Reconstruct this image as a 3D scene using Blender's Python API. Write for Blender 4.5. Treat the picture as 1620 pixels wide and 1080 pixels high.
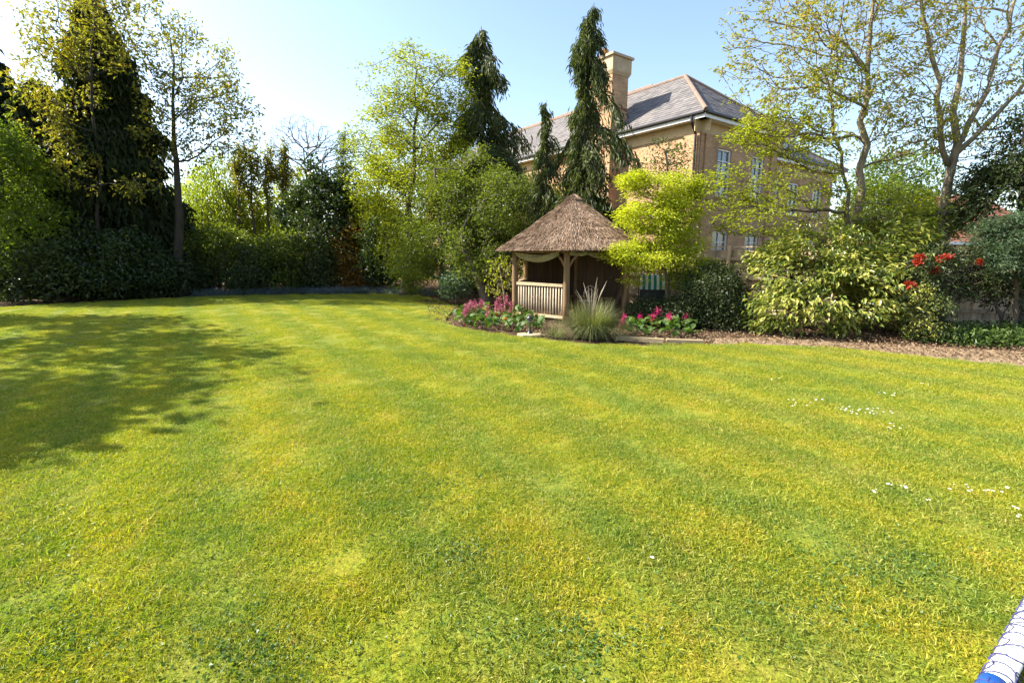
import bpy, math, random
import numpy as np
from mathutils import Vector, noise

for o in list(bpy.data.objects): bpy.data.objects.remove(o)
sc = bpy.context.scene
R = math.radians
# ------------------------------------------------------------------ camera
CAM_H, PITCH, FPX = 1.8, R(10.37), 765.0
cam = bpy.data.cameras.new('camera'); cam_o = bpy.data.objects.new('camera', cam)
sc.collection.objects.link(cam_o); sc.camera = cam_o
cam.sensor_width = 36; cam.lens = 17.0; cam.clip_end = 800; cam.clip_start = .05
cam_o.location = (0, 0, CAM_H); cam_o.rotation_euler = (R(90)-PITCH, 0, 0)
# ------------------------------------------------------------------ sky, sun, exposure
SUN_AZ, SUN_EL = R(-82), R(41)
w = bpy.data.worlds.new('World'); sc.world = w; w.use_nodes = True
nt = w.node_tree; bg = nt.nodes['Background']
sky = nt.nodes.new('ShaderNodeTexSky'); sky.sky_type = 'NISHITA'; sky.sun_disc = False
sky.sun_elevation = SUN_EL; sky.sun_rotation = SUN_AZ; sky.air_density = 1.0; sky.dust_density = 1.3; sky.ozone_density = .9
nt.links.new(sky.outputs[0], bg.inputs[0]); bg.inputs[1].default_value = .115
SD = Vector((math.sin(SUN_AZ)*math.cos(SUN_EL), math.cos(SUN_AZ)*math.cos(SUN_EL), math.sin(SUN_EL)))
sun = bpy.data.lights.new('sun', 'SUN'); sun.energy = 5.0; sun.angle = R(.53); sun.color = (1, .95, .84)
sun_o = bpy.data.objects.new('sun', sun); sc.collection.objects.link(sun_o)
sun_o.rotation_euler = SD.to_track_quat('Z', 'Y').to_euler()
vs = sc.view_settings; vs.view_transform = 'Standard'; vs.look = 'None'; vs.gamma = 1; vs.exposure = 1.56
try: vs.use_curve_mapping = False
except Exception: pass

# ------------------------------------------------------------------ helpers
C = sc.collection
rng = np.random.default_rng(7); random.seed(7)
ct, st = math.cos(PITCH), math.sin(PITCH)
def ray(px, py):
    a = (px-810)/FPX; b = (540-py)/FPX
    return a, ct+b*st, -st+b*ct
def g(px, py):
    r = ray(px, py); t = -CAM_H/r[2]; return r[0]*t, r[1]*t
def at(px, py, Y):
    r = ray(px, py); t = Y/r[1]; return np.array((r[0]*t, Y, CAM_H+r[2]*t))

def tag(o, label=None, cat=None, group=None, kind=None):
    if label: o['label'] = label
    if cat: o['category'] = cat
    if group: o['group'] = group
    if kind: o['kind'] = kind
    return o
def empty(name, loc=(0, 0, 0), rz=0, **k):
    o = bpy.data.objects.new(name, None); C.objects.link(o); o.location = loc; o.rotation_euler = (0, 0, rz)
    o.empty_display_size = .2
    return tag(o, **k)
def link(name, me, parent=None, **k):
    o = bpy.data.objects.new(name, me); C.objects.link(o)
    if parent: o.parent = parent
    return tag(o, **k)
def np_mesh(name, V, F, mats=(), smooth=False, midx=None, uv=None):
    V = np.asarray(V, np.float32).reshape(-1, 3); F = np.asarray(F, np.int32)
    me = bpy.data.meshes.new(name); me.vertices.add(len(V)); me.vertices.foreach_set('co', V.ravel())
    n, k = F.shape; me.loops.add(n*k); me.loops.foreach_set('vertex_index', F.ravel())
    me.polygons.add(n); me.polygons.foreach_set('loop_start', np.arange(0, n*k, k, dtype=np.int32))
    try: me.polygons.foreach_set('loop_total', np.full(n, k, np.int32))
    except Exception: pass
    if midx is not None: me.polygons.foreach_set('material_index', np.asarray(midx, np.int32))
    me.polygons.foreach_set('use_smooth', np.full(n, smooth))
    for m in mats: me.materials.append(m)
    if uv is not None:
        l = me.uv_layers.new(name='UVMap'); l.data.foreach_set('uv', np.asarray(uv, np.float32).ravel())
    me.update(calc_edges=True); me.validate()
    return me
class MB:
    """collects quads/polys with python lists"""
    def __init__(s): s.v = []; s.f = []
    def add(s, vs_, fs):
        b = len(s.v); s.v += [tuple(map(float, v)) for v in vs_]; s.f += [[b+i for i in f] for f in fs]
    def box(s, c, size, rz=0, tilt=None):
        hx, hy, hz = [q/2 for q in size]; cs, sn = math.cos(rz), math.sin(rz)
        vs_ = []
        for x, y, z in ((-hx,-hy,-hz),(hx,-hy,-hz),(hx,hy,-hz),(-hx,hy,-hz),(-hx,-hy,hz),(hx,-hy,hz),(hx,hy,hz),(-hx,hy,hz)):
            vs_.append((c[0]+x*cs-y*sn, c[1]+x*sn+y*cs, c[2]+z))
        s.add(vs_, [(0,3,2,1),(4,5,6,7),(0,1,5,4),(1,2,6,5),(2,3,7,6),(3,0,4,7)])
        return s
    def bar(s, a, b, w_, h_, up=(0, 0, 1)):
        a = Vector(a); b = Vector(b); d = (b-a).normalized(); u = Vector(up)
        sd = d.cross(u).normalized()*w_/2; u = sd.normalized().cross(d).normalized()*h_/2
        s.add([a-sd-u, a+sd-u, a+sd+u, a-sd+u, b-sd-u, b+sd-u, b+sd+u, b-sd+u],
              [(0,1,2,3),(4,7,6,5),(0,4,5,1),(1,5,6,2),(2,6,7,3),(3,7,4,0)])
        return s
    def tube(s, pts, rad, n=8, caps=True):
        pts = [Vector(p) for p in pts]; rad = rad if hasattr(rad, '__len__') else [rad]*len(pts)
        b = len(s.v); ref = Vector((.13, .27, .95))
        for i, p in enumerate(pts):
            d = (pts[min(i+1, len(pts)-1)]-pts[max(i-1, 0)]).normalized()
            if abs(d.dot(ref)) > .98: ref = Vector((.9, .1, .2))
            u = d.cross(ref).normalized(); v = d.cross(u)
            for k in range(n):
                a = 2*math.pi*k/n; q = p+(u*math.cos(a)+v*math.sin(a))*rad[i]; s.v.append(tuple(q))
        for i in range(len(pts)-1):
            for k in range(n):
                s.f.append([b+i*n+k, b+i*n+(k+1) % n, b+(i+1)*n+(k+1) % n, b+(i+1)*n+k])
        if caps:
            s.f.append([b+k for k in range(n)][::-1]); s.f.append([b+(len(pts)-1)*n+k for k in range(n)])
        return s
    def lathe(s, c, prof, n=12):
        b = len(s.v)
        for r, z in prof:
            for k in range(n):
                a = 2*math.pi*k/n; s.v.append((c[0]+r*math.cos(a), c[1]+r*math.sin(a), c[2]+z))
        for i in range(len(prof)-1):
            for k in range(n):
                s.f.append([b+i*n+k, b+i*n+(k+1) % n, b+(i+1)*n+(k+1) % n, b+(i+1)*n+k])
        return s
    def mesh(s, name, m, smooth=False):
        me = bpy.data.meshes.new(name); me.from_pydata(s.v, [], s.f)
        me.materials.append(m)
        if smooth: me.polygons.foreach_set('use_smooth', [True]*len(me.polygons))
        me.update(); return me
    def build(s, name, m, parent=None, smooth=False, **k):
        return link(name, s.mesh(name, m, smooth), parent, **k)

# ------------------------------------------------------------------ materials
def newmat(name):
    m = bpy.data.materials.new(name); m.use_nodes = True; t = m.node_tree
    return m, t, t.nodes, t.links, t.nodes['Principled BSDF']
def ramp(n, stops):
    r = n.new('ShaderNodeValToRGB'); e = r.color_ramp.elements
    while len(e) < len(stops): e.new(.5)
    for i, (p, c) in enumerate(stops): e[i].position = p; e[i].color = (*c, 1)
    return r
def noise_n(n, l, scale, detail=4, vec=None, rough=.55):
    q = n.new('ShaderNodeTexNoise'); q.inputs['Scale'].default_value = scale; q.inputs['Detail'].default_value = detail
    q.inputs['Roughness'].default_value = rough
    if vec is not None: l.new(vec, q.inputs['Vector'])
    return q
def mixc(n, l, a, b, f, mode='MIX'):
    q = n.new('ShaderNodeMix'); q.data_type = 'RGBA'; q.blend_type = mode
    for s_, v in ((q.inputs[0], f), (q.inputs[6], a), (q.inputs[7], b)):
        if hasattr(v, 'is_linked') or hasattr(v, 'links'): l.new(v, s_)
        elif hasattr(v, '__len__'): s_.default_value = (*v, 1)
        else: s_.default_value = v
    return q.outputs[2]
def mth(n, l, op, a, b=0.0, clamp=False):
    q = n.new('ShaderNodeMath'); q.operation = op; q.use_clamp = clamp
    for i, v in enumerate((a, b)):
        if hasattr(v, 'links'): l.new(v, q.inputs[i])
        else: q.inputs[i].default_value = v
    return q.outputs[0]
def leafmat(name, cols, trans=.45, rough=.45, tcol=None, spec=.35, nscale=.8):
    m, t, n, l, p = newmat(name)
    geo = n.new('ShaderNodeNewGeometry')
    k = len(cols); rp = ramp(n, [(i/(k-1), c) for i, c in enumerate(cols)])
    nz = noise_n(n, l, nscale, 2, geo.outputs['Position'])
    v = mth(n, l, 'ADD', mth(n, l, 'MULTIPLY', geo.outputs['Random Per Island'], .6), mth(n, l, 'MULTIPLY', mth(n, l, 'SUBTRACT', nz.outputs[0], .25), .8), True)
    l.new(v, rp.inputs[0]); l.new(rp.outputs[0], p.inputs['Base Color'])
    p.inputs['Roughness'].default_value = rough; p.inputs['Specular IOR Level'].default_value = spec
    tr = n.new('ShaderNodeBsdfTranslucent')
    l.new(mixc(n, l, rp.outputs[0], tcol or (1.5, 1.6, .5), 1.0, 'MULTIPLY'), tr.inputs[0])
    mx = n.new('ShaderNodeMixShader'); mx.inputs[0].default_value = trans
    l.new(p.outputs[0], mx.inputs[1]); l.new(tr.outputs[0], mx.inputs[2])
    l.new(mx.outputs[0], n['Material Output'].inputs[0])
    return m
def barkmat(name, c1, c2, scale=6, stretch=.25):
    m, t, n, l, p = newmat(name)
    geo = n.new('ShaderNodeNewGeometry'); mp = n.new('ShaderNodeMapping'); mp.inputs['Scale'].default_value = (1, 1, stretch)
    l.new(geo.outputs['Position'], mp.inputs[0]); nz = noise_n(n, l, scale, 8, mp.outputs[0], .65)
    rp = ramp(n, [(.3, c1), (.7, c2)]); l.new(nz.outputs[0], rp.inputs[0]); l.new(rp.outputs[0], p.inputs['Base Color'])
    p.inputs['Roughness'].default_value = .9
    b = n.new('ShaderNodeBump'); b.inputs['Strength'].default_value = .7; b.inputs['Distance'].default_value = .03
    nz2 = noise_n(n, l, scale*5, 6, mp.outputs[0], .7)
    l.new(nz2.outputs[0], b.inputs['Height']); l.new(b.outputs[0], p.inputs['Normal'])
    return m
def plain(name, c, rough=.6, var=.25, scale=8, metal=0, bump=.1, c2=None):
    m, t, n, l, p = newmat(name)
    tc = n.new('ShaderNodeTexCoord'); nz = noise_n(n, l, scale, 6, tc.outputs['Object'])
    rp = ramp(n, [(.3, tuple(x*(1-var) for x in c)), (.7, c2 or tuple(min(1, x*(1+var)) for x in c))])
    l.new(nz.outputs[0], rp.inputs[0]); l.new(rp.outputs[0], p.inputs['Base Color'])
    p.inputs['Roughness'].default_value = rough; p.inputs['Metallic'].default_value = metal
    if bump:
        b = n.new('ShaderNodeBump'); b.inputs['Strength'].default_value = bump; b.inputs['Distance'].default_value = .02
        l.new(noise_n(n, l, scale*4, 5, tc.outputs['Object']).outputs[0], b.inputs['Height']); l.new(b.outputs[0], p.inputs['Normal'])
    return m
def woodmat(name, c1, c2, scale=5, stretch=(8, 8, .6), rand=True):
    m, t, n, l, p = newmat(name)
    geo = n.new('ShaderNodeNewGeometry'); oi = n.new('ShaderNodeObjectInfo')
    mp = n.new('ShaderNodeMapping'); mp.inputs['Scale'].default_value = stretch
    l.new(geo.outputs['Position'], mp.inputs[0]); nz = noise_n(n, l, scale, 6, mp.outputs[0], .6)
    rp = ramp(n, [(.3, c1), (.7, c2)]); l.new(nz.outputs[0], rp.inputs[0])
    hs = n.new('ShaderNodeHueSaturation'); l.new(rp.outputs[0], hs.inputs['Color'])
    v = mth(n, l, 'ADD', mth(n, l, 'MULTIPLY', oi.outputs['Random'], .5), .75); l.new(v, hs.inputs['Value'])
    l.new(hs.outputs[0], p.inputs['Base Color']); p.inputs['Roughness'].default_value = .75
    b = n.new('ShaderNodeBump'); b.inputs['Strength'].default_value = .3; b.inputs['Distance'].default_value = .01
    l.new(nz.outputs[0], b.inputs['Height']); l.new(b.outputs[0], p.inputs['Normal'])
    return m

def lawn_colour(n, l):
    """base colour of the turf as a function of world position, shared by turf sheet and blades"""
    geo = n.new('ShaderNodeNewGeometry'); P = geo.outputs['Position']
    n1 = noise_n(n, l, .55, 5, P, .6); n2 = noise_n(n, l, 2.6, 4, P, .6); n3 = noise_n(n, l, 14, 3, P, .6)
    v = mth(n, l, 'ADD', mth(n, l, 'MULTIPLY', n1.outputs[0], .28), mth(n, l, 'ADD', mth(n, l, 'MULTIPLY', n2.outputs[0], .33), mth(n, l, 'MULTIPLY', n3.outputs[0], .39)))
    rp = ramp(n, [(.33, (.145, .215, .024)), (.43, (.235, .280, .028)), (.52, (.310, .315, .032)), (.61, (.375, .330, .046)), (.69, (.41, .28, .09))])
    l.new(v, rp.inputs[0])
    # faint mowing stripes running away to the far left
    mp = n.new('ShaderNodeMapping'); mp.inputs['Rotation'].default_value = (0, 0, R(-34)); l.new(P, mp.inputs[0])
    wv = n.new('ShaderNodeTexWave'); wv.inputs['Scale'].default_value = .29; wv.inputs['Distortion'].default_value = .5; wv.inputs['Detail'].default_value = 2
    l.new(mp.outputs[0], wv.inputs[0])
    st_ = mixc(n, l, (.86, .92, 1.2), (1.10, 1.05, .92), wv.outputs[1])
    return mixc(n, l, rp.outputs[0], st_, 1.0, 'MULTIPLY'), P, geo
def turfmat():
    m, t, n, l, p = newmat('turf'); col, P, geo = lawn_colour(n, l)
    f = noise_n(n, l, 60, 4, P, .7); rp = ramp(n, [(.3, (.26, .28, .28)), (.65, (.85, .86, .8))]); l.new(f.outputs[0], rp.inputs[0])
    l.new(mixc(n, l, col, rp.outputs[0], 1.0, 'MULTIPLY'), p.inputs['Base Color']); p.inputs['Roughness'].default_value = .9
    p.inputs['Specular IOR Level'].default_value = .1
    b = n.new('ShaderNodeBump'); b.inputs['Strength'].default_value = .6; b.inputs['Distance'].default_value = .03
    l.new(f.outputs[0], b.inputs['Height']); l.new(b.outputs[0], p.inputs['Normal'])
    return m
def blademat():
    m, t, n, l, p = newmat('grass_blade'); col, P, geo = lawn_colour(n, l)
    rp = ramp(n, [(0, (.42, .58, .6)), (.35, (.9, .95, .9)), (.88, (1.25, 1.15, 1.1)), (1, (1.6, 1.35, 3.2))]); l.new(geo.outputs['Random Per Island'], rp.inputs[0])
    c = mixc(n, l, col, rp.outputs[0], 1.0, 'MULTIPLY')
    l.new(c, p.inputs['Base Color']); p.inputs['Roughness'].default_value = .5; p.inputs['Specular IOR Level'].default_value = .3
    tr = n.new('ShaderNodeBsdfTranslucent'); l.new(mixc(n, l, c, (1.3, 1.4, .6), 1.0, 'MULTIPLY'), tr.inputs[0])
    mx = n.new('ShaderNodeMixShader'); mx.inputs[0].default_value = .4
    l.new(p.outputs[0], mx.inputs[1]); l.new(tr.outputs[0], mx.inputs[2]); l.new(mx.outputs[0], n['Material Output'].inputs[0])
    return m
def groundmat(name, stops, scale=9, s2=60, bump=.8):
    m, t, n, l, p = newmat(name); geo = n.new('ShaderNodeNewGeometry'); P = geo.outputs['Position']
    a = noise_n(n, l, scale, 6, P, .7); b_ = n.new('ShaderNodeTexVoronoi'); b_.inputs['Scale'].default_value = s2; l.new(P, b_.inputs['Vector'])
    v = mth(n, l, 'ADD', mth(n, l, 'MULTIPLY', a.outputs[0], .6), mth(n, l, 'MULTIPLY', b_.outputs['Color'], .4))
    rp = ramp(n, stops); l.new(v, rp.inputs[0]); l.new(rp.outputs[0], p.inputs['Base Color']); p.inputs['Roughness'].default_value = .95
    p.inputs['Specular IOR Level'].default_value = .15
    b = n.new('ShaderNodeBump'); b.inputs['Strength'].default_value = bump; b.inputs['Distance'].default_value = .02
    l.new(b_.outputs['Distance'], b.inputs['Height']); l.new(b.outputs[0], p.inputs['Normal'])
    return m
def brickmat(name, c1, c2, c3):
    m, t, n, l, p = newmat(name); tc = n.new('ShaderNodeTexCoord')
    br = n.new('ShaderNodeTexBrick'); l.new(tc.outputs['UV'], br.inputs[0])
    br.inputs['Scale'].default_value = 1; br.inputs['Brick Width'].default_value = .225; br.inputs['Row Height'].default_value = .075
    br.inputs['Mortar Size'].default_value = .006; br.inputs['Mortar Smooth'].default_value = .1; br.inputs['Bias'].default_value = 0
    br.inputs['Color1'].default_value = (*c1, 1); br.inputs['Color2'].default_value = (*c2, 1); br.inputs['Mortar'].default_value = (*c3, 1)
    nz = noise_n(n, l, 1.3, 5, tc.outputs['UV'], .6); rp = ramp(n, [(.3, (.68, .66, .66)), (.5, (.95, .95, .95)), (.7, (1.14, 1.1, 1.05))]); l.new(nz.outputs[0], rp.inputs[0])
    l.new(mixc(n, l, br.outputs[0], rp.outputs[0], 1.0, 'MULTIPLY'), p.inputs['Base Color']); p.inputs['Roughness'].default_value = .9
    b = n.new('ShaderNodeBump'); b.inputs['Strength'].default_value = .6; b.inputs['Distance'].default_value = .01; b.invert = True
    l.new(br.outputs['Fac'], b.inputs['Height']); l.new(b.outputs[0], p.inputs['Normal'])
    return m
def islandmat(name, cols, rough=.7, nscale=1.5, spec=.3):
    m, t, n, l, p = newmat(name); geo = n.new('ShaderNodeNewGeometry'); k = len(cols)
    rp = ramp(n, [(i/(k-1), c) for i, c in enumerate(cols)])
    nz = noise_n(n, l, nscale, 4, geo.outputs['Position'])
    v = mth(n, l, 'ADD', mth(n, l, 'MULTIPLY', geo.outputs['Random Per Island'], .65), mth(n, l, 'MULTIPLY', mth(n, l, 'SUBTRACT', nz.outputs[0], .25), .7), True)
    l.new(v, rp.inputs[0]); l.new(rp.outputs[0], p.inputs['Base Color']); p.inputs['Roughness'].default_value = rough; p.inputs['Specular IOR Level'].default_value = spec
    return m
def glassmat():
    m, t, n, l, p = newmat('window_glass'); p.inputs['Base Color'].default_value = (.05, .07, .09, 1); p.inputs['Roughness'].default_value = .04
    p.inputs['Specular IOR Level'].default_value = 1.0; return m

M = {}
M['ash'] = leafmat('ash_leaf', [(.11, .12, .02), (.20, .19, .03), (.30, .21, .06)], .5)
M['spring'] = leafmat('spring_leaf', [(.12, .15, .014), (.22, .24, .025), (.33, .32, .045)], .55)
M['syc'] = leafmat('sycamore_leaf', [(.12, .14, .02), (.22, .23, .03), (.30, .25, .045), (.22, .12, .045)], .5)
M['gold'] = leafmat('golden_maple_leaf', [(.18, .25, .02), (.40, .42, .03), (.55, .53, .06)], .4)
M['laurel'] = leafmat('spotted_laurel_leaf', [(.06, .10, .02), (.14, .19, .03), (.33, .33, .07), (.50, .44, .13)], .25, .35, spec=.5)
M['dark'] = leafmat('dark_conifer_leaf', [(.012, .022, .008), (.03, .045, .012), (.06, .07, .018)], .2, .6)
M['cedar'] = leafmat('weeping_conifer_leaf', [(.035, .05, .02), (.075, .095, .03), (.15, .16, .04)], .25, .6)
M['bluecon'] = leafmat('blue_green_conifer_leaf', [(.05, .09, .05), (.09, .14, .08), (.13, .18, .09)], .25, .6)
M['green'] = leafmat('mid_green_leaf', [(.05, .075, .014), (.11, .14, .024), (.20, .22, .045)], .45)
M['bright'] = leafmat('bright_green_leaf', [(.07, .11, .015), (.13, .18, .025), (.20, .25, .04)], .5)
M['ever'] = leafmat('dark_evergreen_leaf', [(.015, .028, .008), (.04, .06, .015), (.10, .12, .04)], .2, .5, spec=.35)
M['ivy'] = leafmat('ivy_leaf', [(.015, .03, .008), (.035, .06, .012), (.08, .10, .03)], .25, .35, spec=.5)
M['willow'] = leafmat('willow_leaf', [(.14, .19, .03), (.23, .27, .045), (.32, .34, .07)], .55)
M['rust'] = leafmat('rusty_leaf', [(.12, .05, .015), (.22, .11, .02), (.20, .17, .03)], .4)
M['buds'] = leafmat('grey_bud', [(.12, .09, .06), (.18, .15, .09)], .2)
M['bark'] = barkmat('bark_brown', (.055, .04, .028), (.15, .12, .085))
M['barkpale'] = barkmat('bark_pale', (.10, .075, .05), (.32, .26, .18), 7, .5)
M['barkdark'] = barkmat('bark_dark', (.02, .016, .012), (.07, .055, .04))
M['turf'] = turfmat(); M['blade'] = blademat()
M['soil'] = groundmat('soil', [(.25, (.03, .02, .012)), (.5, (.09, .055, .03)), (.75, (.20, .12, .07))])
M['path'] = groundmat('gravel', [(.3, (.10, .065, .035)), (.5, (.28, .19, .11)), (.7, (.46, .35, .23))], 12, 70)
M['brick'] = brickmat('buff_brick', (.50, .30, .15), (.37, .20, .095), (.52, .39, .25))
M['brickred'] = brickmat('red_brick', (.30, .10, .05), (.24, .08, .04), (.35, .25, .18))
M['slate'] = islandmat('roof_slate', [(.085, .08, .08), (.15, .135, .13), (.20, .175, .16)])
M['hip'] = plain('ridge_tile', (.19, .125, .09), .8, .2, 3)
M['redtile'] = islandmat('red_roof_tile', [(.13, .05, .03), (.20, .075, .045), (.25, .11, .07)])
M['white'] = plain('white_paint', (.78, .77, .74), .5, .05, 4, bump=.02)
M['cream'] = plain('cream_render', (.52, .38, .20), .8, .12, 4)
M['stone'] = plain('cap_stone', (.40, .30, .18), .85, .18, 3, bump=.3)
M['black'] = plain('black_gutter', (.02, .02, .022), .4, .1, 4)
M['terra'] = plain('terracotta', (.5, .25, .13), .7, .15, 5)
M['glass'] = glassmat()
M['post'] = woodmat('post_wood', (.14, .08, .035), (.30, .18, .08), 4, (3, 3, .4))
M['rail'] = woodmat('rail_wood', (.42, .30, .16), (.62, .48, .30), 4, (2, 2, 4))
M['spindle'] = woodmat('spindle_wood', (.34, .26, .17), (.60, .50, .36), 6, (4, 4, .6))
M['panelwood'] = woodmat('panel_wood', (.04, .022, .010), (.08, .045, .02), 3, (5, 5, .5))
M['fence'] = woodmat('fence_board', (.38, .27, .16), (.64, .49, .33), 5, (6, 6, .4))
M['sleeper'] = woodmat('sleeper_wood', (.24, .17, .09), (.46, .36, .21), 5, (1, 6, 6))
M['thatch'] = islandmat('thatch_straw', [(.07, .042, .026), (.18, .115, .07), (.32, .22, .15), (.52, .41, .31)], .85, 2.0, .15)
M['net'] = plain('drape_net', (.20, .19, .09), .9, .3, 20, c2=(.36, .30, .16))
M['iron'] = plain('black_metal', (.03, .03, .032), .4, .2, 10)
M['teal'] = plain('teal_canvas', (.02, .22, .20), .8, .15, 10)
M['canvas'] = plain('white_canvas', (.75, .75, .72), .8, .05, 10)
M['goalwhite'] = plain('goal_white', (.78, .78, .80), .35, .04, 14, bump=.03, c2=(.60, .60, .58))
M['goalblue'] = plain('goal_blue', (.02, .16, .62), .35, .05, 5, bump=.02)
M['netblue'] = plain('net_cord', (.03, .03, .12), .7, .2, 20)
M['petal'] = plain('daisy_petal', (.82, .80, .82), .6, .04)
M['yolk'] = plain('daisy_centre', (.7, .45, .03), .7, .1)
M['pink'] = leafmat('pink_flower', [(.22, .03, .07), (.42, .08, .15), (.55, .26, .32)], .3, nscale=5, tcol=(1.2, 1, 1.2))
M['magenta'] = leafmat('magenta_flower', [(.45, .01, .10), (.62, .03, .20)], .3, tcol=(1.2, 1, 1.2))
M['redfl'] = leafmat('red_flower', [(.16, .015, .01), (.36, .035, .015), (.42, .09, .04)], .3, tcol=(1.3, 1, .8))
M['paddle'] = leafmat('paddle_leaf', [(.03, .065, .012), (.06, .11, .02), (.12, .18, .04)], .3, .55, spec=.25)
M['orangeleaf'] = leafmat('orange_leaf', [(.45, .12, .02), (.60, .22, .03)], .5)
M['tuft'] = leafmat('ornamental_grass_blade', [(.05, .07, .03), (.13, .145, .06), (.42, .37, .22)], .35)
M['straw'] = leafmat('dry_stem', [(.22, .17, .11), (.36, .30, .22)], .2)
M['bluebell'] = leafmat('bluebell_flower', [(.06, .09, .05), (.13, .17, .20), (.22, .26, .38)], .4)
M['litter'] = islandmat('leaf_litter', [(.05, .03, .015), (.14, .085, .045), (.25, .165, .095), (.38, .28, .18)], .8)
M['clover'] = leafmat('clover_leaf', [(.04, .09, .02), (.08, .15, .035), (.14, .21, .06)], .35)
M['mulchgreen'] = leafmat('ground_cover_leaf', [(.03, .06, .012), (.07, .12, .02), (.13, .18, .05)], .3)

# ------------------------------------------------------------------ foliage engine
def nrm(a): return a/np.maximum(np.linalg.norm(a, axis=-1, keepdims=True), 1e-9)
def leaves_geo(P, D, N, L, W, fold=.25, curl=.15):
    """folded rhombic leaves: P base, D along, N up; returns V (n*4,3), F (n*2,3)"""
    n = len(P); D = nrm(D); S = nrm(np.cross(D, N)); U = np.cross(S, D)
    L = np.broadcast_to(L, n)[:, None]; W = np.broadcast_to(W, n)[:, None]
    mid = P+D*L*.45
    V = np.stack([P, mid+S*W*.5+U*W*fold, P+D*L-U*L*curl, mid-S*W*.5+U*W*fold], 1)
    i = np.arange(n)[:, None]*4
    F = np.concatenate([i+np.array([[0, 1, 2]]), i+np.array([[0, 2, 3]])], 1).reshape(-1, 3)
    return V.reshape(-1, 3), F
def tubes_geo(A, B, ra, rb, k=4):
    n = len(A); D = nrm(B-A); ref = np.where(np.abs(D[:, 2:3]) > .9, np.array([[1., .1, 0]]), np.array([[.1, 0, 1.]]))
    U = nrm(np.cross(D, ref)); W_ = np.cross(D, U); a = np.arange(k)*2*math.pi/k
    ring = U[:, None]*np.cos(a)[None, :, None]+W_[:, None]*np.sin(a)[None, :, None]
    V = np.concatenate([A[:, None]+ring*ra[:, None, None], B[:, None]+ring*rb[:, None, None]], 1)
    i = np.arange(n)[:, None, None]*2*k; j = np.arange(k)[None, :, None]; j2 = (j+1) % k
    F = (i+np.concatenate([j, j2, j2+k, j+k], 2)).reshape(-1, 4)
    return V.reshape(-1, 3), F
def sample_blobs(blobs, n, shell, clump):
    vol = np.array([b[3]*b[4]*b[5] for b in blobs])**.75; out = []
    cnt = np.maximum(1, (n*1.8*vol/vol.sum()).astype(int))
    for b, c in zip(blobs, cnt):
        d = nrm(rng.normal(size=(c, 3))); r = rng.random(c)**(1/(3+shell))
        out.append(np.array(b[:3])+d*r[:, None]*np.array(b[3:6]))
    P = np.concatenate(out); P = P[P[:, 2] > .08]
    if clump > 0:
        s = 1.1; v = np.array([noise.noise(Vector((p[0]*s, p[1]*s, p[2]*s))) for p in P])
        P = P[v > np.quantile(v, clump)]
    rng.shuffle(P); return P[:n]
def mst(nodes, par, pl, ok, P, bf):
    """connect points P greedily to existing nodes; returns node array and parents"""
    n0 = len(nodes); N = n0+len(P); X = np.zeros((N, 3)); X[:n0] = nodes; par = list(par)+[-1]*len(P); path = np.zeros(N); path[:n0] = pl
    cost = np.full(len(P), 1e9); best = np.zeros(len(P), int)
    for i in range(n0):
        if not ok[i]: continue
        d = np.linalg.norm(P-X[i], axis=1); c = d+bf*(path[i]+d)+np.maximum(0, X[i, 2]-P[:, 2])*.6; m = c < cost; cost[m] = c[m]; best[m] = i
    done = np.zeros(len(P), bool); q = n0
    for _ in range(len(P)):
        j = int(np.argmin(np.where(done, 1e9, cost))); done[j] = True; X[q] = P[j]; b = best[j]; par[q] = b
        path[q] = path[b]+np.linalg.norm(X[q]-X[b])
        d = np.linalg.norm(P-X[q], axis=1); c = d+bf*(path[q]+d)+np.maximum(0, X[q, 2]-P[:, 2])*.6; m = (c < cost) & ~done; cost[m] = c[m]; best[m] = q
        q += 1
    return X, np.array(par)
TRI = [0]
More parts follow.
